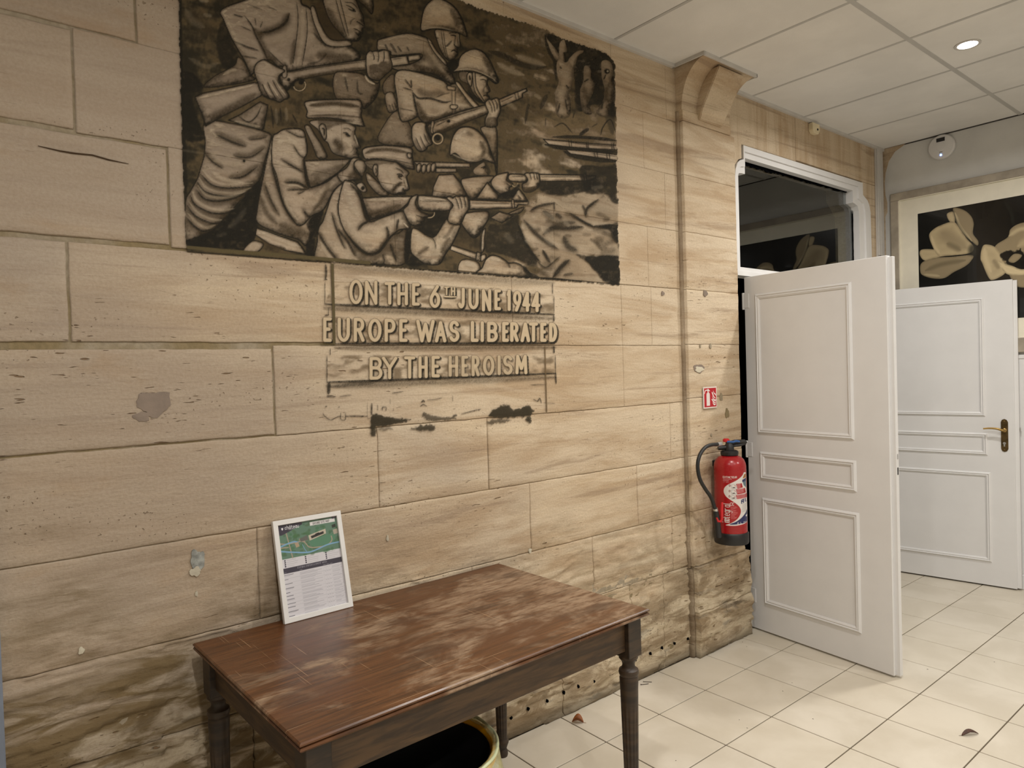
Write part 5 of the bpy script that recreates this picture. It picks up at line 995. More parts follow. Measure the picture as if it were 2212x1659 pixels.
midl = [(o[0] * .5 + i[0] * .5, o[1] * .5 + i[1] * .5) for o, i in zip(OUT, INN)]
ringmesh('frame_moulding', OUT, midl, -.010, .002, M_white, w1)
gl = [(p[0] + (.02 if p[0] > 2.3 else -.02), p[1] + (.02 if p[1] > 2.3 else -.02)) for p in INN]
bm = bmesh.new(); prism_bm(bm, [(p[0] - 2.3, p[1] - 2.04) for p in gl], 1, .028, .034); from_bm('pane', bm, M_glass, w1)
# ragged dark sealant along the pane's top and sides
def sealant(pts, w, seed):
    rs = np.random.RandomState(seed); v = []; f = []
    P = []
    for a, b in zip(pts[:-1], pts[1:]):
        m = max(2, int(math.hypot(b[0] - a[0], b[1] - a[1]) / .02)); P += [(a[0] + (b[0] - a[0]) * t / m, a[1] + (b[1] - a[1]) * t / m) for t in range(m)]
    P.append(pts[-1])
    d = np.array(pts[-1]) - np.array(pts[0]); nx, nz = (0, -1) if abs(d[0]) > abs(d[1]) else (1, 0)
    for i, p in enumerate(P):
        k = w * (1 - .75 * i / len(P)) * rs.uniform(.5, 1.25) + .003
        for y in (.020, .027): v += [(p[0] - 2.3, y, p[1] - 2.04), (p[0] - 2.3 + nx * k, y, p[1] - 2.04 + nz * k)]
    for i in range(len(P) - 1):
        a, b = 4 * i, 4 * i + 4; f += [(a, a + 1, b + 1, b), (a + 2, b + 2, b + 3, a + 3), (a + 1, a + 3, b + 3, b + 1)]
    raw('sealant', v, f, M_dark, w1)
sealant([(1.566, 2.731), (2.906, 2.731)], .026, 2); sealant([(1.506, 2.64), (1.506, 2.42)], .012, 5); sealant([(2.985, 2.62), (2.985, 2.1)], .006, 7)

# ================================================================ doors (double door standing open into the room)
def ring_box(bm, x0, x1, z0, z1, w, ya, yb):
    """moulded rectangular frame on the face y=ya (towards -y), outer size x0..x1, z0..z1"""
    prof = [(0, 0), (.15, -.6), (.35, -1), (.5, -.55), (.7, -.8), (1, -.35), (1, 0)]
    t = bmesh.new(); rows = []
    for k, d in prof:
        o = k * w; y = ya + d * (yb)
        rows.append([t.verts.new(p) for p in ((x0 + o, y, z0 + o), (x1 - o, y, z0 + o), (x1 - o, y, z1 - o), (x0 + o, y, z1 - o))])
    for a, b in zip(rows[:-1], rows[1:]):
        for i in range(4): t.faces.new((a[i], a[(i + 1) % 4], b[(i + 1) % 4], b[i]))
    merge(bm, t)
def make_door(name, hinge, rz, panels, label, width=.832):
    d = empty(name, hinge, rz); tag(d, label, kind='structure')
    # local x runs from the hinge along the leaf, local -y is the face seen in the photograph
    box('door_leaf', .0, width - .012, .0, .034, .010, 2.036, M_white, d, .0015); box('door_rebate', width - .014, width + .010, .016, .038, .012, 2.030, M_white, d, .0015)
    for x0, x1, z0, z1 in panels:
        bm = bmesh.new(); ring_box(bm, x0, x1, z0, z1, .030, 0., .011); from_bm('moulding', bm, M_white, d)
        bm = bmesh.new(); ring_box(bm, x0, x1, z0, z1, .030, 0., .011); o = from_bm('moulding', bm, M_white, d); o.scale.y = -1; o.location.y = .034
    return d
P1 = [(.072, .645, 1.140, 1.932), (.082, .652, .880, 1.038), (.090, .662, .168, .776)]
d1 = make_door('door_1', (1.528, -.002, 0), math.atan2(-.825, -.087), P1, 'white panelled door leaf standing open beside the fire extinguisher')
# second leaf is seen from its other face: mirror by turning it round
d2 = make_door('door_2', (3.205, -.004, 0), math.atan2(-.826, .125), [(.080, .662, 1.140, 1.932), (.085, .672, .880, 1.030), (.095, .686, .165, .768)], 'white panelled door leaf with bronze handle under the tulip print')
for zz in (1.90, 1.045, .20):
    bm = bmesh.new(); lathe_bm(bm, [(.0085, zz - .048), (.0095, zz - .045), (.0095, zz + .045), (.0085, zz + .048)], 12, Matrix.Translation((-.010, .004, 0))); bbox(bm, -.006, .030, -.003, .001, zz - .04, zz + .04); from_bm('hinge', bm, M_white, d1, True, 40)
for zz in (1.90, 1.045, .20):
    bm = bmesh.new(); lathe_bm(bm, [(.0085, zz - .048), (.0095, zz - .045), (.0095, zz + .045), (.0085, zz + .048)], 12, Matrix.Translation((-.010, .030, 0))); from_bm('hinge', bm, M_white, d2, True, 40)
box('lock_face', .8415, .8425, .020, .034, .93, 1.12, M_white, d1); box('latch_slot', .842, .8432, .022, .032, 1.06, 1.085, M_metal, d1); box('bolt_slot', .842, .8432, .022, .032, .985, 1.02, M_black, d1)
box('latch', .842, .850, .021, .033, 1.045, 1.07, M_metal, d2, .002)
bm = bmesh.new(); prism_bm(bm, [(.746, .93), (.752, .915), (.765, .909), (.778, .915), (.785, .93), (.785, 1.105), (.778, 1.12), (.765, 1.126), (.752, 1.12), (.746, 1.105)], 1, -.005, .0, .001); plate = from_bm('handle_plate', bm, M_brass, d2)
lev = tube('lever', [(.765, -.004, 1.052), (.765, -.035, 1.053), (.758, -.046, 1.055), (.73, -.048, 1.064), (.69, -.048, 1.066), (.655, -.050, 1.062)], [.008, .008, .008, .007, .006, .005], M_brassl, d2); bm = bmesh.new(); lathe_bm(bm, [(.013, 0), (.013, .006), (.010, .008)], 20, Matrix.Translation((.765, -.004, 1.052)) @ Matrix.Rotation(PI / 2, 4, 'X')); from_bm('lever_rose', bm, M_brassl, d2, True, 40)
bm = bmesh.new(); lathe_bm(bm, [(.0085, 0), (.0085, .002)], 18, Matrix.Translation((.764, -.004, .966)) @ Matrix.Rotation(PI / 2, 4, 'X')); bbox(bm, .760, .768, -.007, -.004, .945, .964); from_bm('lock_cylinder', bm, M_metal, d2, True, 40)
for zz in (1.112, .924): bm = bmesh.new(); lathe_bm(bm, [(.003, 0), (.003, .002)], 10, Matrix.Translation((.765, -.004, zz)) @ Matrix.Rotation(PI / 2, 4, 'X')); from_bm('screw', bm, M_brassl, plate, True, 40)
# ================================================================ lamps
LPOS = [(1.954, 'round recessed downlight glowing in the ceiling'), (None, None)]
def downlight(x, y, i):
    d = empty('downlight', (x, y, ZC - .004)); tag(d, 'round recessed downlight glowing in a ceiling board' if i == 0 else 'unseen ceiling downlight added to brighten the room', 'ceiling light', 'recessed ceiling downlights')
    lathe('lamp_rim', [(.044, .004), (.044, -.002), (.050, -.004), (.058, -.002), (.058, .004)], M_trimw, d, 40, cap=False)
    lathe('lamp_lens', [(.0, .0005), (.020, 0.), (.0435, .0015), (.0435, .004)], M_lamp, d, 40, cap=False)
    ld = bpy.data.lights.new('downlight_light', 'AREA'); ld.shape = 'DISK'; ld.size = .085; ld.energy = LAMP_W; ld.color = LAMP_RGB; ld.spread = math.radians(165)
    lo = bpy.data.objects.new('downlight_light', ld); C.objects.link(lo); lo.parent = d; lo.location = (0, 0, -.008)
for i, (x, y) in enumerate(LAMPS): downlight(x, y, i)

# ================================================================ table
tb = empty('wooden_table', (-.911, -.4215, 0), math.radians(1.35)); tag(tb, 'old wooden table with scuffed red-brown top and turned legs against the stone wall', 'table')
TW, TD, TZ = 1.180, .772, .755
bm = bmesh.new(); prof = [(.004, 0.), (0., -.003), (0., -.007), (.004, -.009), (.006, -.0105), (.002, -.012), (.000, -.017), (.004, -.022), (.012, -.026), (.016, -.027)]
rows = []
for o, dz in prof:
    a, b = TW / 2 - o, TD / 2 - o; rows.append([bm.verts.new(p) for p in ((-a, -b, TZ + dz), (a, -b, TZ + dz), (a, b, TZ + dz), (-a, b, TZ + dz))])
for p, q in zip(rows[:-1], rows[1:]):
    for i in range(4): bm.faces.new((p[i], p[(i + 1) % 4], q[(i + 1) % 4], q[i]))
bm.faces.new(rows[0]); bm.faces.new(rows[-1][::-1]); from_bm('table_top', bm, M_top, tb)
AX, AY = TW / 2 - .045, TD / 2 - .045
box('apron', -AX + .02, AX - .02, -AY - .008, -AY + .014, .628, TZ - .026, M_apron, tb, .0015); box('apron', -AX + .02, AX - .02, AY - .014, AY + .008, .628, TZ - .026, M_apron, tb, .0015)
box('apron', -AX - .008, -AX + .014, -AY + .02, AY - .02, .628, TZ - .026, M_apron, tb, .0015); box('apron', AX - .014, AX + .008, -AY + .02, AY - .02, .628, TZ - .026, M_apron, tb, .0015)
def leg_mesh():
    bm = bmesh.new(); bbox(bm, -.031, .031, -.031, .031, .605, TZ - .027, .002)
    prof = [(.020, 0), (.022, .006), (.022, .02), (.017, .03), (.022, .045), (.026, .055), (.0265, .062), (.022, .070), (.0205, .08)] + [(.0205 + (z - .08) * .021, z) for z in (.12, .2, .3, .40, .43, .45, .50)] + [(.030, .515), (.0305, .532), (.028, .538), (.031, .543), (.033, .551), (.031, .559), (.026, .562), (.0215, .568), (.020, .576), (.022, .585), (.027, .592), (.031, .597), (.031, .606)]
    def flute(r, z, a):
        if .095 < z < .445: return r - .0022 * max(0, math.cos(a * 12)) * min(1, (.445 - z) / .03 + .2)
        return r
    lathe_bm(bm, prof, 72, flute=flute); return bm
first = None
for sx, sy in ((-1, -1), (1, -1), (1, 1), (-1, 1)):
    if first is None: first = from_bm('leg', leg_mesh(), M_wood, tb, True, 35); o = first
    else: o = first.copy(); C.objects.link(o)
    o.location = (sx * (AX - .006), sy * (AY - .006), 0)

# ================================================================ framed site plan leaning on the wall
pw, ph, fw, ft = .2100, .297, .0145, .016
ang = math.atan2(.070, .305)
pf = empty('framed_poster', (-1.128, -.094, .756), math.radians(1.2)); tag(pf, 'white framed site map and timetable leaning on the wall at the back of the table', 'framed poster')
tilt = empty('poster_tilt'); bpy.data.objects.remove(tilt)
TM = Matrix.Rotation(-ang, 4, 'X')
def leaned(o): o.matrix_local = TM; return o
bm = bmesh.new(); ow, oh = pw / 2 + fw, ph + 2 * fw
for x0, x1, z0, z1 in ((-ow, ow, 0, fw + .002), (-ow, ow, oh - fw - .002, oh), (-ow, -ow + fw + .002, fw, oh - fw), (ow - fw - .002, ow, fw, oh - fw)): bbox(bm, x0, x1, 0, ft, z0, z1, .0012)
leaned(from_bm('frame', bm, M_frame, pf)); leaned(box('backing', -ow + .003, ow - .003, .009, .014, .003, oh - .003, M_mat, pf))
def paint_poster():
    cv = Canvas(0, 0, 210, 297, 1.6, (.80, .79, .81), 1.); G = (.36, .48, .41)
    cv.poly([(0, 0), (210, 0), (210, 112), (0, 112)], G, 1, False, .5); rs = np.random.RandomState(3)
    for i in range(120): cv.ellipse((rs.uniform(0, 210), rs.uniform(0, 112)), (rs.uniform(3, 9), rs.uniform(3, 7)), (.22 + rs.rand() * .08, .36 + rs.rand() * .08, .27), .55, .5)
    cv.poly([(112, 66), (190, 60), (188, 84), (140, 92), (110, 86)], (.33, .50, .40), 1)
    tan = (.62, .57, .50)
    for p, w in [([(0, 60), (30, 66), (80, 66), (100, 88), (130, 94), (165, 92), (182, 80), (182, 66)], 4), ([(28, 30), (34, 70), (40, 112)], 4), ([(0, 75), (30, 76)], 4), ([(72, 58), (85, 66)], 8)]: cv.stroke(p, w, tan)
    for p, w in [([(0, 72), (14, 68), (32, 64), (52, 62), (64, 66)], 5), ([(0, 84), (40, 94), (90, 104), (120, 102), (165, 92), (210, 90)], 5), ([(78, 76), (84, 92), (90, 102)], 2)]: cv.stroke(p, w, (.47, .63, .76))
    cv.poly([(102, 50), (164, 38), (165, 54), (104, 68)], (.74, .70, .63), 1, False); cv.poly([(110, 54), (156, 45), (157, 53), (112, 62)], (.16, .15, .15), 1, False); cv.poly([(126, 49), (140, 46), (140, 52), (127, 55)], (.10, .10, .10), 1, False)
    cv.poly([(70, 56), (98, 48), (100, 64), (74, 66)], (.38, .38, .36), 1, False); cv.poly([(190, 46), (206, 44), (208, 60), (192, 62)], (.66, .62, .56), 1, False); cv.poly([(188, 30), (202, 27), (203, 38), (189, 40)], (.18, .20, .18), 1, False); cv.poly([(52, 68), (64, 64), (68, 80), (56, 82)], (.66, .58, .48), 1, False)
    P = (.22, .205, .26)
    cv.poly([(0, 0), (84, 0), (86, 10), (14, 35), (4, 35), (0, 8)], P, 1, False); cv.text('chateau', 26, 6, 12, 5.2, (.9, .9, .9), .13, 1, .35); cv.stroke([(41.5, 8.6), (43.8, 6.4), (46, 8.6)], 1.2, (.9, .9, .9)); cv.poly([(14, 11), (17, 12), (20, 11), (20, 16), (17, 20), (14, 16)], (.9, .9, .9), 1, False); cv.stroke([(38, 20), (56, 20)], 1.6, (.6, .6, .62))
    cv.poly([(112, 8), (202, 8), (202, 20), (112, 20)], (.84, .83, .83), 1, False); cv.text('GROUND SITE MAP', 122, 10.5, 7, 3, (.12, .12, .12), .13, 1, .5); cv.poly([(192, 0), (210, 0), (210, 9), (192, 9)], P, 1, False); cv.text('2024', 195, 2.5, 4, 2.2, (.8, .8, .8), .14) if False else cv.stroke([(195, 4.5), (206, 4.5)], 1.4, (.62, .62, .65))
    for cx0 in (10, 80, 152):
        for r in range(4):
            y = 117 + r * 6.2; cv.ellipse((cx0 + 3, y), (2.6, 2.4), P); cv.stroke([(cx0 + 9, y), (cx0 + 9 + rs.uniform(22, 44), y)], .9, (.58, .57, .60))
    cv.poly([(0, 141), (210, 141), (210, 158), (0, 158)], P, 1, False); cv.text('EVENING ENTERTAINMENT WEEK', 52, 144, 5.5, 3, (.68, .67, .70), .13, 1, .42)
    for x in (4, 58, 140, 152, 164): cv.stroke([(x, 155), (x + 9, 155)], 1., (.72, .72, .74))
    y = 163
    for k in range(12):
        hh = rs.choice([2, 2, 3]); cv.stroke([(4, y), (4 + rs.uniform(12, 34), y)], 1.6, (.25, .25, .28))
        for q in range(hh):
            cv.stroke([(58, y + q * 3.3), (58 + rs.uniform(40, 76), y + q * 3.3)], .95, (.52, .52, .56)); cv.stroke([(170, y + q * 3.3), (170 + rs.uniform(16, 34), y + q * 3.3)], .9, (.56, .56, .60))
        if k % 3 == 0: cv.stroke([(4, y + 3.4), (4 + rs.uniform(12, 34), y + 3.4)], .9, (.55, .55, .58))
        for x in (143, 151, 159): cv.stroke([(x, y), (x + 4, y)], 1, (.5, .5, .54))
        y += hh * 3.3 + 1.2; cv.stroke([(2, y), (208, y)], .5, (.6, .6, .63)); y += 2.8
    for x in (55, 139, 149, 157, 167): cv.stroke([(x, 160), (x, y)], .4, (.66, .66, .69))
    return cv
cv = paint_poster(); GX, GZ = np.meshgrid(np.linspace(-pw / 2, pw / 2, 230), np.linspace(0, ph, 325)); c, a = cv.sample((GX + pw / 2) / pw * 210, (ph - GZ) / ph * 297)
leaned(grid_mesh('poster_print', np.stack([GX, np.full(GX.shape, .008), GZ + fw], -1), M_printg, pf, np.concatenate([lin(c), np.ones(GX.shape + (1,))], -1)))

# ================================================================ waste bin under the table
bn = empty('waste_bin', (-1.05, -.592, 0)); tag(bn, 'yellow waste bin with a clear liner under the table', 'waste bin')
lathe('bin_body', [(.150, .0), (.155, .004), (.192, .46), (.203, .468), (.206, .478), (.203, .488), (.193, .488), (.186, .47), (.150, .02), (.0, .02)], M_yellow, bn, 56)
rs = np.random.RandomState(2); bm = bmesh.new(); n = 120; rows = []
for r, z, wv in ((.180, .30, .004), (.187, .42, .004), (.190, .468, .003), (.194, .494, .0015), (.204, .497, .0015), (.2105, .484, .003), (.213, .455, .006), (.215, .425, .010), (.217, .405, .013)):
    ph_ = 3.1 * r * 100; rows.append([bm.verts.new(((r + wv * (math.sin(17 * t + ph_) * .6 + math.sin(29 * t + 2 * ph_) * .4)) * math.cos(t), (r + wv * (math.sin(17 * t + ph_) * .6 + math.sin(29 * t + 2 * ph_) * .4)) * math.sin(t), z + wv * .8 * math.sin(11 * t + ph_))) for t in np.linspace(0, 2 * PI, n, endpoint=False)])
for p, q in zip(rows[:-1], rows[1:]):
    for i in range(n): bm.faces.new((p[i], p[(i + 1) % n], q[(i + 1) % n], q[i]))
from_bm('bin_liner', bm, M_liner, bn, True)
lathe('black_inner', [(.0, .12), (.12, .13), (.158, .17), (.170, .28), (.179, .40), (.1855, .474), (.1845, .478), (.174, .40), (.166, .28), (.150, .16)], M_void, bn, 40, cap=False)  # near-black surface lining the inside of the bin
bm = bmesh.new(); tube_bm(bm, [(.2065 * math.cos(t), .2065 * math.sin(t), .494 + .002 * math.sin(9 * t)) for t in np.linspace(-1.9, 1.5, 60)], .0045, 8); from_bm('liner_hem', bm, simple('liner_hem', L255(202, 208, 168), .35), bn, True)

# ================================================================ fire extinguisher
EXC = (1.150, -.130, .595); ex = empty('fire_extinguisher', EXC); tag(ex, 'red fire extinguisher with black hose hanging on the pilaster', 'fire extinguisher')
RB = .0825
lathe('cylinder', [(.0, .045), (RB, .045), (RB, .405), (RB - .002, .420), (RB - .010, .440), (RB - .026, .455), (RB - .045, .462), (.030, .464)], M_red, ex, 64, cap=False)
lathe('base_ring', [(.070, .0), (RB + .004, .0), (RB + .0065, .006), (RB + .0065, .055), (RB + .003, .060), (RB, .060)], M_black, ex, 56, cap=False)
lathe('collar', [(.030, .458), (.043, .462), (.046, .468), (.046, .482), (.041, .487), (.036, .489), (.024, .490)], M_black, ex, 40)
vr = Vector((.776, -.629, 0)); vf = Vector((-.829, -.559, 0))
bm = bmesh.new(); lathe_bm(bm, [(.024, .486), (.024, .515), (.019, .522), (.019, .534)], 24); tube_bm(bm, [tuple(Vector((0, 0, .505)) + vr * .0), tuple(Vector((0, 0, .502)) - vr * .060)], .0125, 14); from_bm('valve_head', bm, M_black, ex, True, 40)
bm = bmesh.new(); tube_bm(bm, [tuple(Vector((0, 0, .522)) - vr * .012), tuple(Vector((0, 0, .532)) + vr * .03), tuple(Vector((0, 0, .532)) + vr * .08), tuple(Vector((0, 0, .526)) + vr * .092)], [.010, .012, .012, .006], 12); tube_bm(bm, [tuple(Vector((0, 0, .512)) + vr * .010), tuple(Vector((0, 0, .514)) + vr * .055), tuple(Vector((0, 0, .522)) + vr * .088)], [.008, .008, .006], 12); from_bm('squeeze_lever', bm, M_black, ex, True, 50)
bm = bmesh.new(); tube_bm(bm, [tuple(vf * .016 + Vector((0, 0, .536)) - vr * .012), tuple(vf * .016 + Vector((0, 0, .533)) + vr * .02), tuple(vf * .014 + Vector((0, 0, .538)) + vr * .036), tuple(vf * .014 + Vector((0, 0, .534)) + vr * .055)], [.006, .006, .007, .005], 10); from_bm('blue_tab', bm, M_bluep, ex, True, 50)
lathe('strike_knob', [(.0, .552), (.012, .551), (.017, .546), (.018, .538), (.016, .534), (.0, .534)][::-1], M_redp, ex, 24, Matrix.Translation(tuple(-vr * .016)))
def exl(px, py, y=-.14): q = ray_to(px, py, 1, y); return (q[0] - EXC[0], q[1] - EXC[1], q[2] - EXC[2])
bm = bmesh.new(); a_ = Vector(exl(1549, 960)); b_ = Vector(exl(1557, 959)); tube_bm(bm, [tuple(a_), tuple(b_)], .012, 16); from_bm('hose_ferrule', bm, M_metal, ex, True, 40); bm = bmesh.new(); a_ = Vector(exl(1545, 1098)); b_ = Vector(exl(1547, 1106)); tube_bm(bm, [tuple(a_), tuple(b_)], .0125, 16); from_bm('hose_ferrule', bm, M_metal, ex, True, 40)
tube('hose', [exl(1550, 960), exl(1536, 961), exl(1522, 968), exl(1511, 985), exl(1507, 1008), exl(1512, 1035), exl(1524, 1057), exl(1536, 1075), exl(1545, 1100)], .0095, M_rubber, ex, 14)
tube('nozzle', [exl(1546, 1104), exl(1548, 1120), exl(1550, 1135), exl(1552, 1160)], [.014, .017, .016, .018], M_black, ex, 16)
bm = bmesh.new(); tube_bm(bm, [exl(1560, 1085, -.158), exl(1559, 1100, -.160), exl(1559, 1118, -.160), exl(1557, 1126, -.156), exl(1551, 1126, -.152), exl(1548, 1118, -.150)], [.006, .0075, .0085, .0085, .006, .004], 12); from_bm('nozzle_lever', bm, M_redp, ex, True, 50)
box('wall_bracket', -.022, .022, RB - .004, EXC[1] * -1 + PY, .40, .43, M_black, ex, .003)
def paint_label():
    # crop pixels of the photograph unrolled onto the cylinder: u = angle * 33, v = picture row
    cv = Canvas(-40, 1000, 75, 1140, 4., L255(160, 16, 24), 0.)
    def Q(pts):
        o = []
        for x, y in pts:
            px, py = 1545 + x * .0843, 1000 + y * .0843; s = (px - (1569 + (py - 985) * .0514)) / 33.5; s = max(-.98, min(1.15, s))
            o.append(((math.asin(s) if s < .97 else 1.326 + (s - .97) * 3.) * 33, py - .06 * 0))
        return o
    def poly(p, c, sm=True): cv.poly(Q(p), c, 1., sm, .3)
    def st(p, w, c, sm=True): cv.stroke(Q(p), w * .0843, c, 1., .3, sm)
    W_ = (.86, .84, .82); N_ = (.10, .14, .34); R_ = (.66, .10, .13)
    poly([(640, 200), (600, 270), (480, 370), (330, 450), (220, 520), (170, 600), (170, 690), (230, 790), (340, 870), (470, 960), (560, 1060), (590, 1160), (560, 1270), (480, 1370), (350, 1450), (235, 1500), (330, 1512), (560, 1500), (750, 1430), (760, 1200), (735, 900), (700, 500), (690, 250)], W_)
    poly([(330, 1478), (480, 1410), (620, 1310), (700, 1220), (745, 1150), (760, 1420), (560, 1470)], N_); poly([(600, 380), (690, 340), (690, 420), (605, 440)], N_, False); poly([(615, 440), (690, 420), (700, 600), (640, 520)], (.35, .45, .5), False); poly([(640, 250), (690, 240), (690, 330), (610, 350)], (.62, .40, .16), False)
    for y0, y1, x1 in ((470, 590, 560), (600, 730, 640), (745, 850, 690)):
        poly([(460, y0), (x1 + 30, y0 - 8), (x1 + 60, y1 - 20), (490, y1)], R_, False)
        for k in range(3): st([(480, y0 + 22 + k * 34), (x1, y0 + 12 + k * 34)], 16, (.8, .6, .6), False)
        st([(345, y0 + 20), (460, y0 + 10), (475, y1 - 8), (360, y1), (345, y0 + 20)], 6, (.4, .4, .4), False); st([(385, y1 - 30), (430, y1 - 32)], 22, (.2, .15, .15), False); st([(420, y0 + 40), (450, y0 + 50)], 14, (.7, .3, .3), False)
        st([(x + 305, y + (y0 + y1) / 2 - 20) for x, y in _ring(0, 0, 16, 22)], 12, (.45, .1, .12), False)
    poly([(585, 880), (655, 850), (660, 960), (590, 975)], N_, False); st([(605, 900), (640, 890)], 10, W_, False); poly([(605, 945), (635, 925), (640, 950), (615, 965)], W_); poly([(675, 850), (695, 845), (700, 930), (680, 930)], N_, False); st([(690, 860), (690, 930), (730, 925)], 14, N_, False)
    for k in range(8): st([(620, 1000 + k * 26), (710, 985 + k * 26)], 9, (.62, .62, .62), False)
    # lettering
    def word(txt, x, y, h, w, c, sw=.16, vert=False):
        def rot(px, py): return Q([(px, py)])[0] if not vert else Q([(y + (py - 0), x - px)])[0]
        cx = x if not vert else 0
        for ch in txt:
            gw = w * (.3 if ch in 'iIl1' else 1)
            for g in GLYPH.get(ch, []):
                cv.stroke([rot(cx + a * gw, (y if not vert else 0) + b * h) for a, b in g], sw * h * .0843, c, 1., .25, False)
            cx += gw + w * .32
            if ch == ' ': cx += w * .3
    word('EXTINCTEUR', 138, 282, 42, 27, W_, .24); st([(145, 355), (345, 352)], 16, (.75, .55, .55), False); st([(145, 388), (272, 385)], 16, (.75, .55, .55), False); st([(150, 424), (190, 422)], 12, (.7, .5, .5), False); st([(215, 424), (272, 422)], 14, (.75, .55, .55), False)
    cv.poly(Q(arc(265, 1370, 62, 68, 0, 360, 18)), W_, 1, True, .3)
    word('integral', 1440, 135, 190, 54, W_, .085, True)
    st([(235, 1410), (310, 1400)], 14, R_, False); st([(235, 1370), (310, 1340), (240, 1330)], 14, R_, False)
    st(arc(355, 970, 28, 36, 300, 60, 10), 13, W_); st(arc(405, 970, 28, 36, 300, 60, 10), 13, W_); st([(380, 968), (410, 968)], 10, W_, False)
    for k in range(14): st([(345 + k * 1.5, 1045 + k * 22), (345 + [130, 150, 110, 60, 130, 120, 150, 170, 150, 120, 90, 100, 150, 130][k], 1038 + k * 22)], 10, (.78, .45, .45), False)
    word('6 L EAU', 515, 1425, 40, 26, W_, .24); st([(720, 1290), (745, 1285)], 50, W_, False)
    return cv
cv = paint_label(); phi, VV = np.meshgrid(np.linspace(-1.0, 2.05, 250), np.linspace(1012, 1130, 250)); c, a = cv.sample(phi * 33, VV)
f0 = math.atan2(vf.y, vf.x); zz = (1.053 - .618) / (985 - 1160) * (VV - 1160) + .618 - EXC[2]
lab = grid_mesh('label', np.stack([(RB + .0006) * np.cos(f0 + phi), (RB + .0006) * np.sin(f0 + phi), zz], -1), M_label, ex, np.concatenate([lin(c * a[..., None] + np.array((160, 16, 24)) / 255. * (1 - a[..., None])), np.ones(phi.shape + (1,))], -1), True)

def under_part(root, part, *names):
    ch = {c.name.split('.')[0]: c for c in root.children}
    for n in names:
        if n in ch: ch[n].parent = ch[part]
under_part(ex, 'valve_head', 'squeeze_lever', 'blue_tab', 'strike_knob'); under_part(ex, 'nozzle', 'nozzle_lever'); under_part(ex, 'cylinder', 'label')
# ================================================================ fire point sign
sg = empty('fire_sign', (1.115, PY - .008, 1.364)); tag(sg, 'red and white fire extinguisher pictogram sign on the pilaster', 'sign')
box('sign_plate', -.0605, .0605, 0, .004, -.0575, .0575, M_frame, sg, .001)
cv = Canvas(0, 0, 121, 115, 3., (.86, .80, .76), 1.); R_ = (.68, .09, .14); W_ = (.88, .84, .82); cv.poly([(7, 7), (114, 7), (114, 108), (7, 108)], R_, 1, False)
cv.poly([(27, 42), (29, 34), (37, 30), (37, 24), (47, 24), (47, 30), (55, 34), (57, 42), (57, 101), (27, 101)], W_, 1, False); cv.stroke([(10, 34), (14, 24), (24, 17), (36, 18), (44, 15), (56, 22)], 6, W_); cv.poly([(36, 14), (42, 10), (48, 16), (45, 26), (38, 26)], W_, 1)
for p in [[(88, 20), (93, 36), (106, 46), (111, 52), (110, 40), (98, 34)], [(74, 30), (84, 32), (92, 48), (102, 58), (110, 62), (100, 63), (86, 52)], [(79, 48), (88, 62), (102, 70), (111, 68), (110, 78), (96, 78), (84, 66)], [(71, 67), (82, 68), (92, 80), (106, 84), (110, 80), (108, 88), (92, 88), (80, 78)], [(82, 82), (92, 92), (108, 92), (104, 100), (92, 100), (84, 92)]]: cv.poly(p, W_, 1)
GX, GZ = np.meshgrid(np.linspace(-.0600, .0600, 122), np.linspace(-.057, .057, 116)); c, a = cv.sample((GX + .0605) * 1000, (.0575 - GZ) * 1000); grid_mesh('pictogram', np.stack([GX, np.full(GX.shape, -.0006), GZ], -1), M_print, sg, np.concatenate([lin(c), np.ones(GX.shape + (1,))], -1))

# ================================================================ flower print on the far wall
XP = XF - .03
fp = empty('flower_print', (XF, -.80, 1.57)); tag(fp, 'large framed print of pale tulips on black behind the second door', 'framed print')
def fpl(y, z): return (y + .80, z - 1.57)
Y0, Y1, Z0, Z1 = -.060, -1.62, 1.560, 2.750; FWd = .055
bm = bmesh.new()
for a0, a1, b0, b1 in ((Y1, Y0, Z0, Z0 + .095), (Y1, Y0, Z1 - FWd, Z1), (Y1, Y1 + FWd, Z0 + .095, Z1 - FWd), (Y0 - FWd, Y0, Z0 + .095, Z1 - FWd)):
    p0 = fpl(a0, b0); p1 = fpl(a1, b1); bbox(bm, -.030, 0., min(p0[0], p1[0]), max(p0[0], p1[0]), p0[1], p1[1], .004)
from_bm('picture_frame', bm, M_gilt, fp)
p0 = fpl(Y1 + .05, Z0 + .09); p1 = fpl(Y0 - .05, Z1 - .05); box('mount', -.012, -.002, p0[0], p1[0], p0[1], p1[1], M_mat, fp)
bm = bmesh.new(); q0 = fpl(Y1 + FWd - .002, Z0 + .093); q1 = fpl(Y0 - FWd + .002, Z1 - FWd + .002)
for a in ((q0[0], q1[0], q0[1], q0[1] + .006), (q0[0], q1[0], q1[1] - .006, q1[1]), (q0[0], q0[0] + .006, q0[1], q1[1]), (q1[0] - .006, q1[0], q0[1], q1[1])): bbox(bm, -.026, -.010, *a)
from_bm('inner_fillet', bm, M_mat, fp)
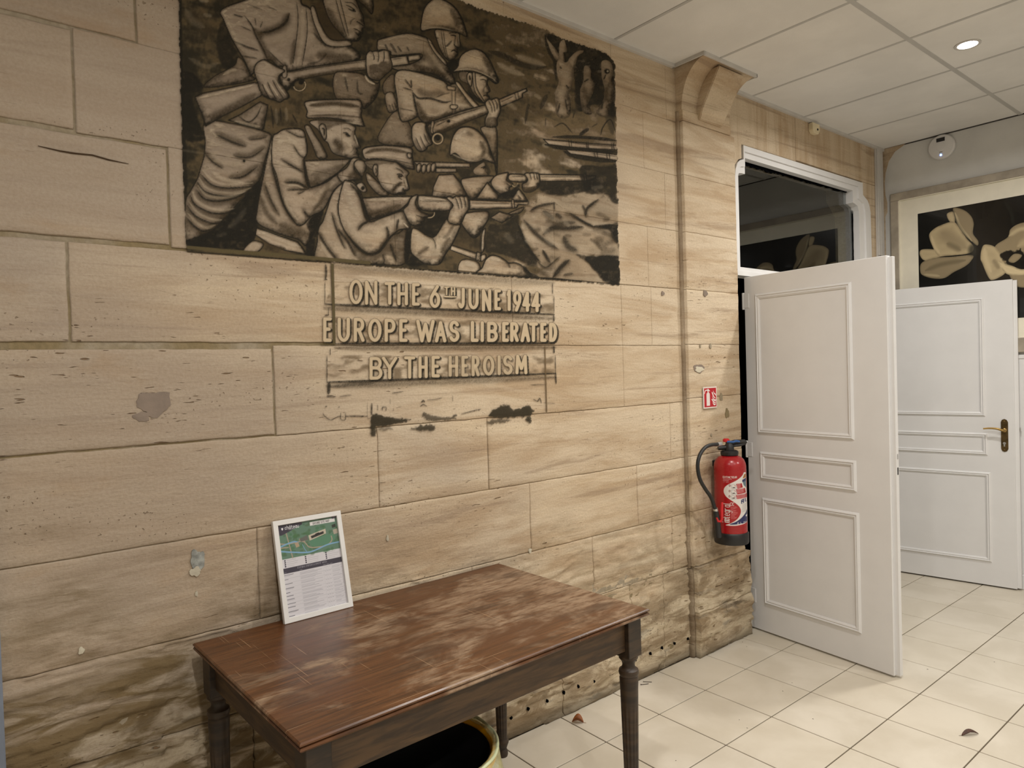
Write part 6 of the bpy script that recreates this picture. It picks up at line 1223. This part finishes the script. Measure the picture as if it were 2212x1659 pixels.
def paint_flowers():
    cv = Canvas(1960, 400, 2800, 760, 1.5, (.045, .047, .042), 1.); S = 332 / 1197.
    X, Y = np.meshgrid(np.arange(cv.w) / cv.k, np.arange(cv.h) / cv.k); n = fbm(X / 40., Y / 70., 3, 3); cv.c *= (.8 + .6 * n)[..., None]
    cv.frame(1880, 260, S); T = (.74, .67, .53); T2 = (.58, .52, .41); T3 = (.38, .34, .26); LT = (.82, .75, .60)
    def sh(p, w, c, o): cv.stroke(p, w, c, o, .9, True, (.3, .3))
    def petal(p, c=T, edge=.6):
        r = cv.poly(p, c, 1, True, .6); win, X, Y, sd = r
        m = (1 - sstep(0, 5, sd)) * sstep(-.4, .4, sd) * edge * fbm(X / 8., Y / 8., 5, 3); cv.over(win, m, T3)
        m = sstep(4, 16, sd) * .34 * fbm(X / 14., Y / 9., 8, 4); cv.over(win, m, T2)
    def flower(o):
        f = lambda p: [(x + o[0], y + o[1]) for x, y in p]
        petal(f([(595, 735), (625, 712), (650, 720), (658, 792), (620, 790)])); petal(f([(645, 685), (720, 695), (780, 740), (805, 800), (800, 880), (840, 940), (832, 975), (780, 930), (720, 850), (670, 760)]), T2); sh(f([(660, 720), (700, 830), (790, 940)]), 26, LT, .7)
        petal(f([(385, 1045), (405, 1005), (520, 1010), (570, 1050), (480, 1078), (420, 1090)])); petal(f([(458, 900), (490, 850), (560, 812), (650, 790), (700, 850), (750, 920), (805, 985), (770, 1035), (600, 1055), (530, 1055), (490, 990)]), T); sh(f([(560, 880), (640, 930), (740, 990)]), 110, T2, .7); sh(f([(600, 960), (700, 1010)]), 50, T3, .5); sh(f([(475, 900), (500, 985), (540, 1035)]), 28, LT, .7)
        petal(f([(390, 1180), (400, 1110), (500, 1072), (640, 1062), (795, 1050), (780, 1100), (730, 1142), (650, 1182), (580, 1227), (500, 1232), (420, 1212)]), T2); sh(f([(430, 1170), (560, 1120), (740, 1090)]), 40, T3, .5); sh(f([(420, 1200), (540, 1212)]), 22, LT, .5); cv.ellipse((800 + o[0], 1010 + o[1]), (36, 44), (.20, .19, .15), .8, .6)
    def rose(o):
        f = lambda p: [(x + o[0], y + o[1]) for x, y in p]
        petal(f([(1080, 1180), (1200, 1190), (1340, 1190), (1300, 1290), (1190, 1302), (1130, 1280)]), T2); petal(f([(970, 985), (1070, 910), (1090, 850), (1150, 808), (1230, 795), (1320, 830), (1400, 900), (1430, 1050), (1330, 1150), (1160, 1150), (1010, 1090)]), T2); sh(f([(1080, 900), (1160, 850), (1260, 840)]), 36, LT, .6); sh(f([(1150, 980), (1250, 930), (1350, 980)]), 60, T, .7)
        petal(f([(858, 1075), (865, 1010), (890, 968), (960, 980), (1010, 1035), (1045, 1120), (1050, 1190), (960, 1242), (920, 1222), (872, 1112)]), T); sh(f([(890, 1000), (900, 1080), (940, 1180)]), 40, LT, .6); sh(f([(960, 1090), (1000, 1150)]), 40, T3, .4)
        cv.poly(f([(1015, 1060), (1050, 1015), (1090, 1010), (1130, 1020), (1170, 1000), (1200, 1040), (1280, 1040), (1260, 1130), (1160, 1165), (1080, 1130)]), (.05, .05, .045), 1, True, 1.5, 1., 8); petal(f([(1075, 1090), (1120, 1040), (1180, 1050), (1150, 1090), (1110, 1110)]), T2)
        petal(f([(990, 1095), (1060, 1120), (1110, 1135), (1180, 1160), (1300, 1150), (1310, 1190), (1180, 1205), (1060, 1195)]), LT)
    flower((0, 0)); rose((0, 0)); cv.stroke([(1060, 650), (1100, 720), (1110, 800)], 26, (.12, .13, .11), .8); flower((1100, 120)); rose((880, -140))
    return cv
cv = paint_flowers(); GY, GZ = np.meshgrid(np.linspace(-.240, Y1 + .17, 560), np.linspace(Z0 + .225, Z1 - .175, 330)); GX = np.full(GY.shape, XF - .0135); u, v = to_px(GX, GY, GZ); c, a = cv.sample(u, v)
grid_mesh('tulip_print', np.stack([GX - XF, GY + .80, GZ - 1.57], -1), M_printg, fp, np.concatenate([lin(c), np.ones(GY.shape + (1,))], -1))

# ================================================================ small fittings
dt = empty('carbon_monoxide_alarm', (XF, -.402, 3.008)); tag(dt, 'round white alarm with small black display high on the end wall', 'alarm')
RX = Matrix.Rotation(-PI / 2, 4, 'Y')
lathe('alarm_case', [(.078, .0), (.084, .004), (.084, .020), (.078, .028), (.060, .032), (.0, .034)], M_detw, dt, 56, RX); lathe('button', [(.028, .033), (.027, .0355), (.0, .036)], M_detw, dt, 36, RX, cap=False)
bm = bmesh.new(); bbox(bm, -.0345, -.0295, -.026, .026, .034, .060); from_bm('display', bm, M_black, dt); bm = bmesh.new(); bbox(bm, -.0335, -.0310, -.010, .010, -.040, -.037); from_bm('slot', bm, M_black, dt); lathe('led', [(.0065, .031), (.0065, .034), (.0, .0345)], M_led, dt, 16, Matrix.Translation((0, 0, -.058)) @ RX)
sn = empty('movement_sensor', (2.352, -.002, 3.046)); tag(sn, 'small cream sensor box with a black eye above the transom', 'sensor')
bm = bmesh.new(); prism_bm(bm, [(-.045, -.015), (-.026, -.036), (.026, -.036), (.042, -.016), (.042, .030), (-.045, .030)], 1, -.030, .002, .003); from_bm('sensor_case', bm, M_cream, sn); bm = bmesh.new(); lathe_bm(bm, [(.007, 0), (.007, .003)], 14, Matrix.Translation((.012, -.030, -.008)) @ Matrix.Rotation(PI / 2, 4, 'X')); from_bm('sensor_eye', bm, M_black, sn)
q = ray_to(1558, 305, 1, -.001); hk = tag(lathe('wall_plug', [(.0, .003), (.006, .002), (.007, .0)][::-1], M_black, None, 14, Matrix.Translation((q[0], -.001, q[2])) @ Matrix.Rotation(PI / 2, 4, 'X')), 'tiny dark wall plug beside the transom corner', 'wall plug')
bdm = tag(box('notice_board', -2.09, -1.9665, -.035, -.008, 0.0, 1.6, M_board, None, .003), 'blue-grey upright board at the left edge of the stone wall', 'board')

under_part(dt, 'alarm_case', 'button', 'display', 'slot', 'led'); under_part(sn, 'sensor_case', 'sensor_eye'); under_part(fp, 'picture_frame', 'inner_fillet'); under_part(bn, 'bin_liner', 'liner_hem'); under_part(sg, 'sign_plate', 'pictogram')
# leaves and nails on the floor
def leaf(name, px, py, L, Wd, rz, curl, mat, label):
    q = ray_to(px, py, 2, 0.); n = 9; v = []; f = []
    for i in range(n):
        t = i / (n - 1); w = Wd * math.sin(PI * min(1, t * .96 + .03)) ** .7 * (1 - .25 * t)
        for k in (-1, -.5, 0, .5, 1): v.append(((t - .5) * L, k * w, .0015 + curl * (abs(k) ** 1.6) * w * 1.6 + curl * .25 * L * math.sin(PI * t)))
    for i in range(n - 1):
        for k in range(4): a = i * 5 + k; f.append((a, a + 1, a + 6, a + 5))
    e = empty(name, (q[0], q[1], .0), rz); tag(e, label, 'leaf')
    o = raw('blade', v, f, mat, e, True); md = o.modifiers.new('thickness', 'SOLIDIFY'); md.thickness = .0008
    bm = bmesh.new(); tube_bm(bm, [(-.5 * L - .012, .002, .002), (-.5 * L, 0, .002), (0, 0, .002 + curl * .25 * L), (.5 * L, 0, .002)], [.0006, .0009, .0008, .0004], 6); from_bm('stalk', bm, mat, e)
leaf('dry_leaf', 1248, 1561, .050, .020, 2.3, .75, M_leaf, 'curled orange-brown dry leaf on the floor by the wall')
leaf('dry_leaf', 2096, 1588, .075, .012, -.55, .55, M_leafd, 'thin dark curled leaf on the open floor')
for px, py, an, lb in ((1393, 1479, .1, 'bent rusty nail on the floor nearest the table leg'), (1399, 1474, -.25, 'rusty nail on the floor nearest the wall')):
    q = ray_to(px, py, 2, 0.); e = empty('nail', (q[0], q[1], 0), an - .6); tag(e, lb, 'nail', 'nails on the floor'); bm = bmesh.new(); tube_bm(bm, [(-.02, 0, .0022), (.02, .002, .0018)], .0014, 8); from_bm('shank', bm, M_nail, e); bm = bmesh.new(); tube_bm(bm, [(-.021, 0, .0032), (-.0195, 0, .0032)], .0032, 10); from_bm('head', bm, M_nail, e)
rs = np.random.RandomState(11)
for k, (px, py) in enumerate([(1613, 1463 - 66), (1614, 1573), (1711, 1475), (1597, 1555), (1460, 1643), (1691, 1493), (1756, 1553), (2004, 1446), (2148, 1430), (1604, 1387)]):
    q = ray_to(px, py, 2, 0.); s = rs.uniform(.003, .006); v = [(s * math.cos(a) * rs.uniform(.6, 1.2), s * math.sin(a) * rs.uniform(.3, .6), 0.0003) for a in np.linspace(0, 2 * PI, 6, endpoint=False)] + [(0, 0, .002)]
    o = raw('debris_crumb', v, [(i, (i + 1) % 6, 6) for i in range(6)] + [(5, 4, 3, 2, 1, 0)], M_nail); o.location = (q[0], q[1], 0); o.rotation_euler.z = rs.uniform(0, 3); tag(o, ['tiny dark crumb close to the pilaster foot', 'tiny dark crumb on the tile nearest the lower picture edge', 'tiny dark crumb midway between pilaster and open door', 'tiny dark crumb on a tile joint near the bottom', 'tiny dark crumb beside the front table leg', 'tiny dark crumb in front of the open door', 'tiny dark crumb on the brightest open floor', 'tiny dark crumb between the two door leaves', 'tiny dark crumb at the far right of the floor', 'tiny dark crumb beside the first door hinge'][k], 'crumb', 'crumbs on the floor tiles')
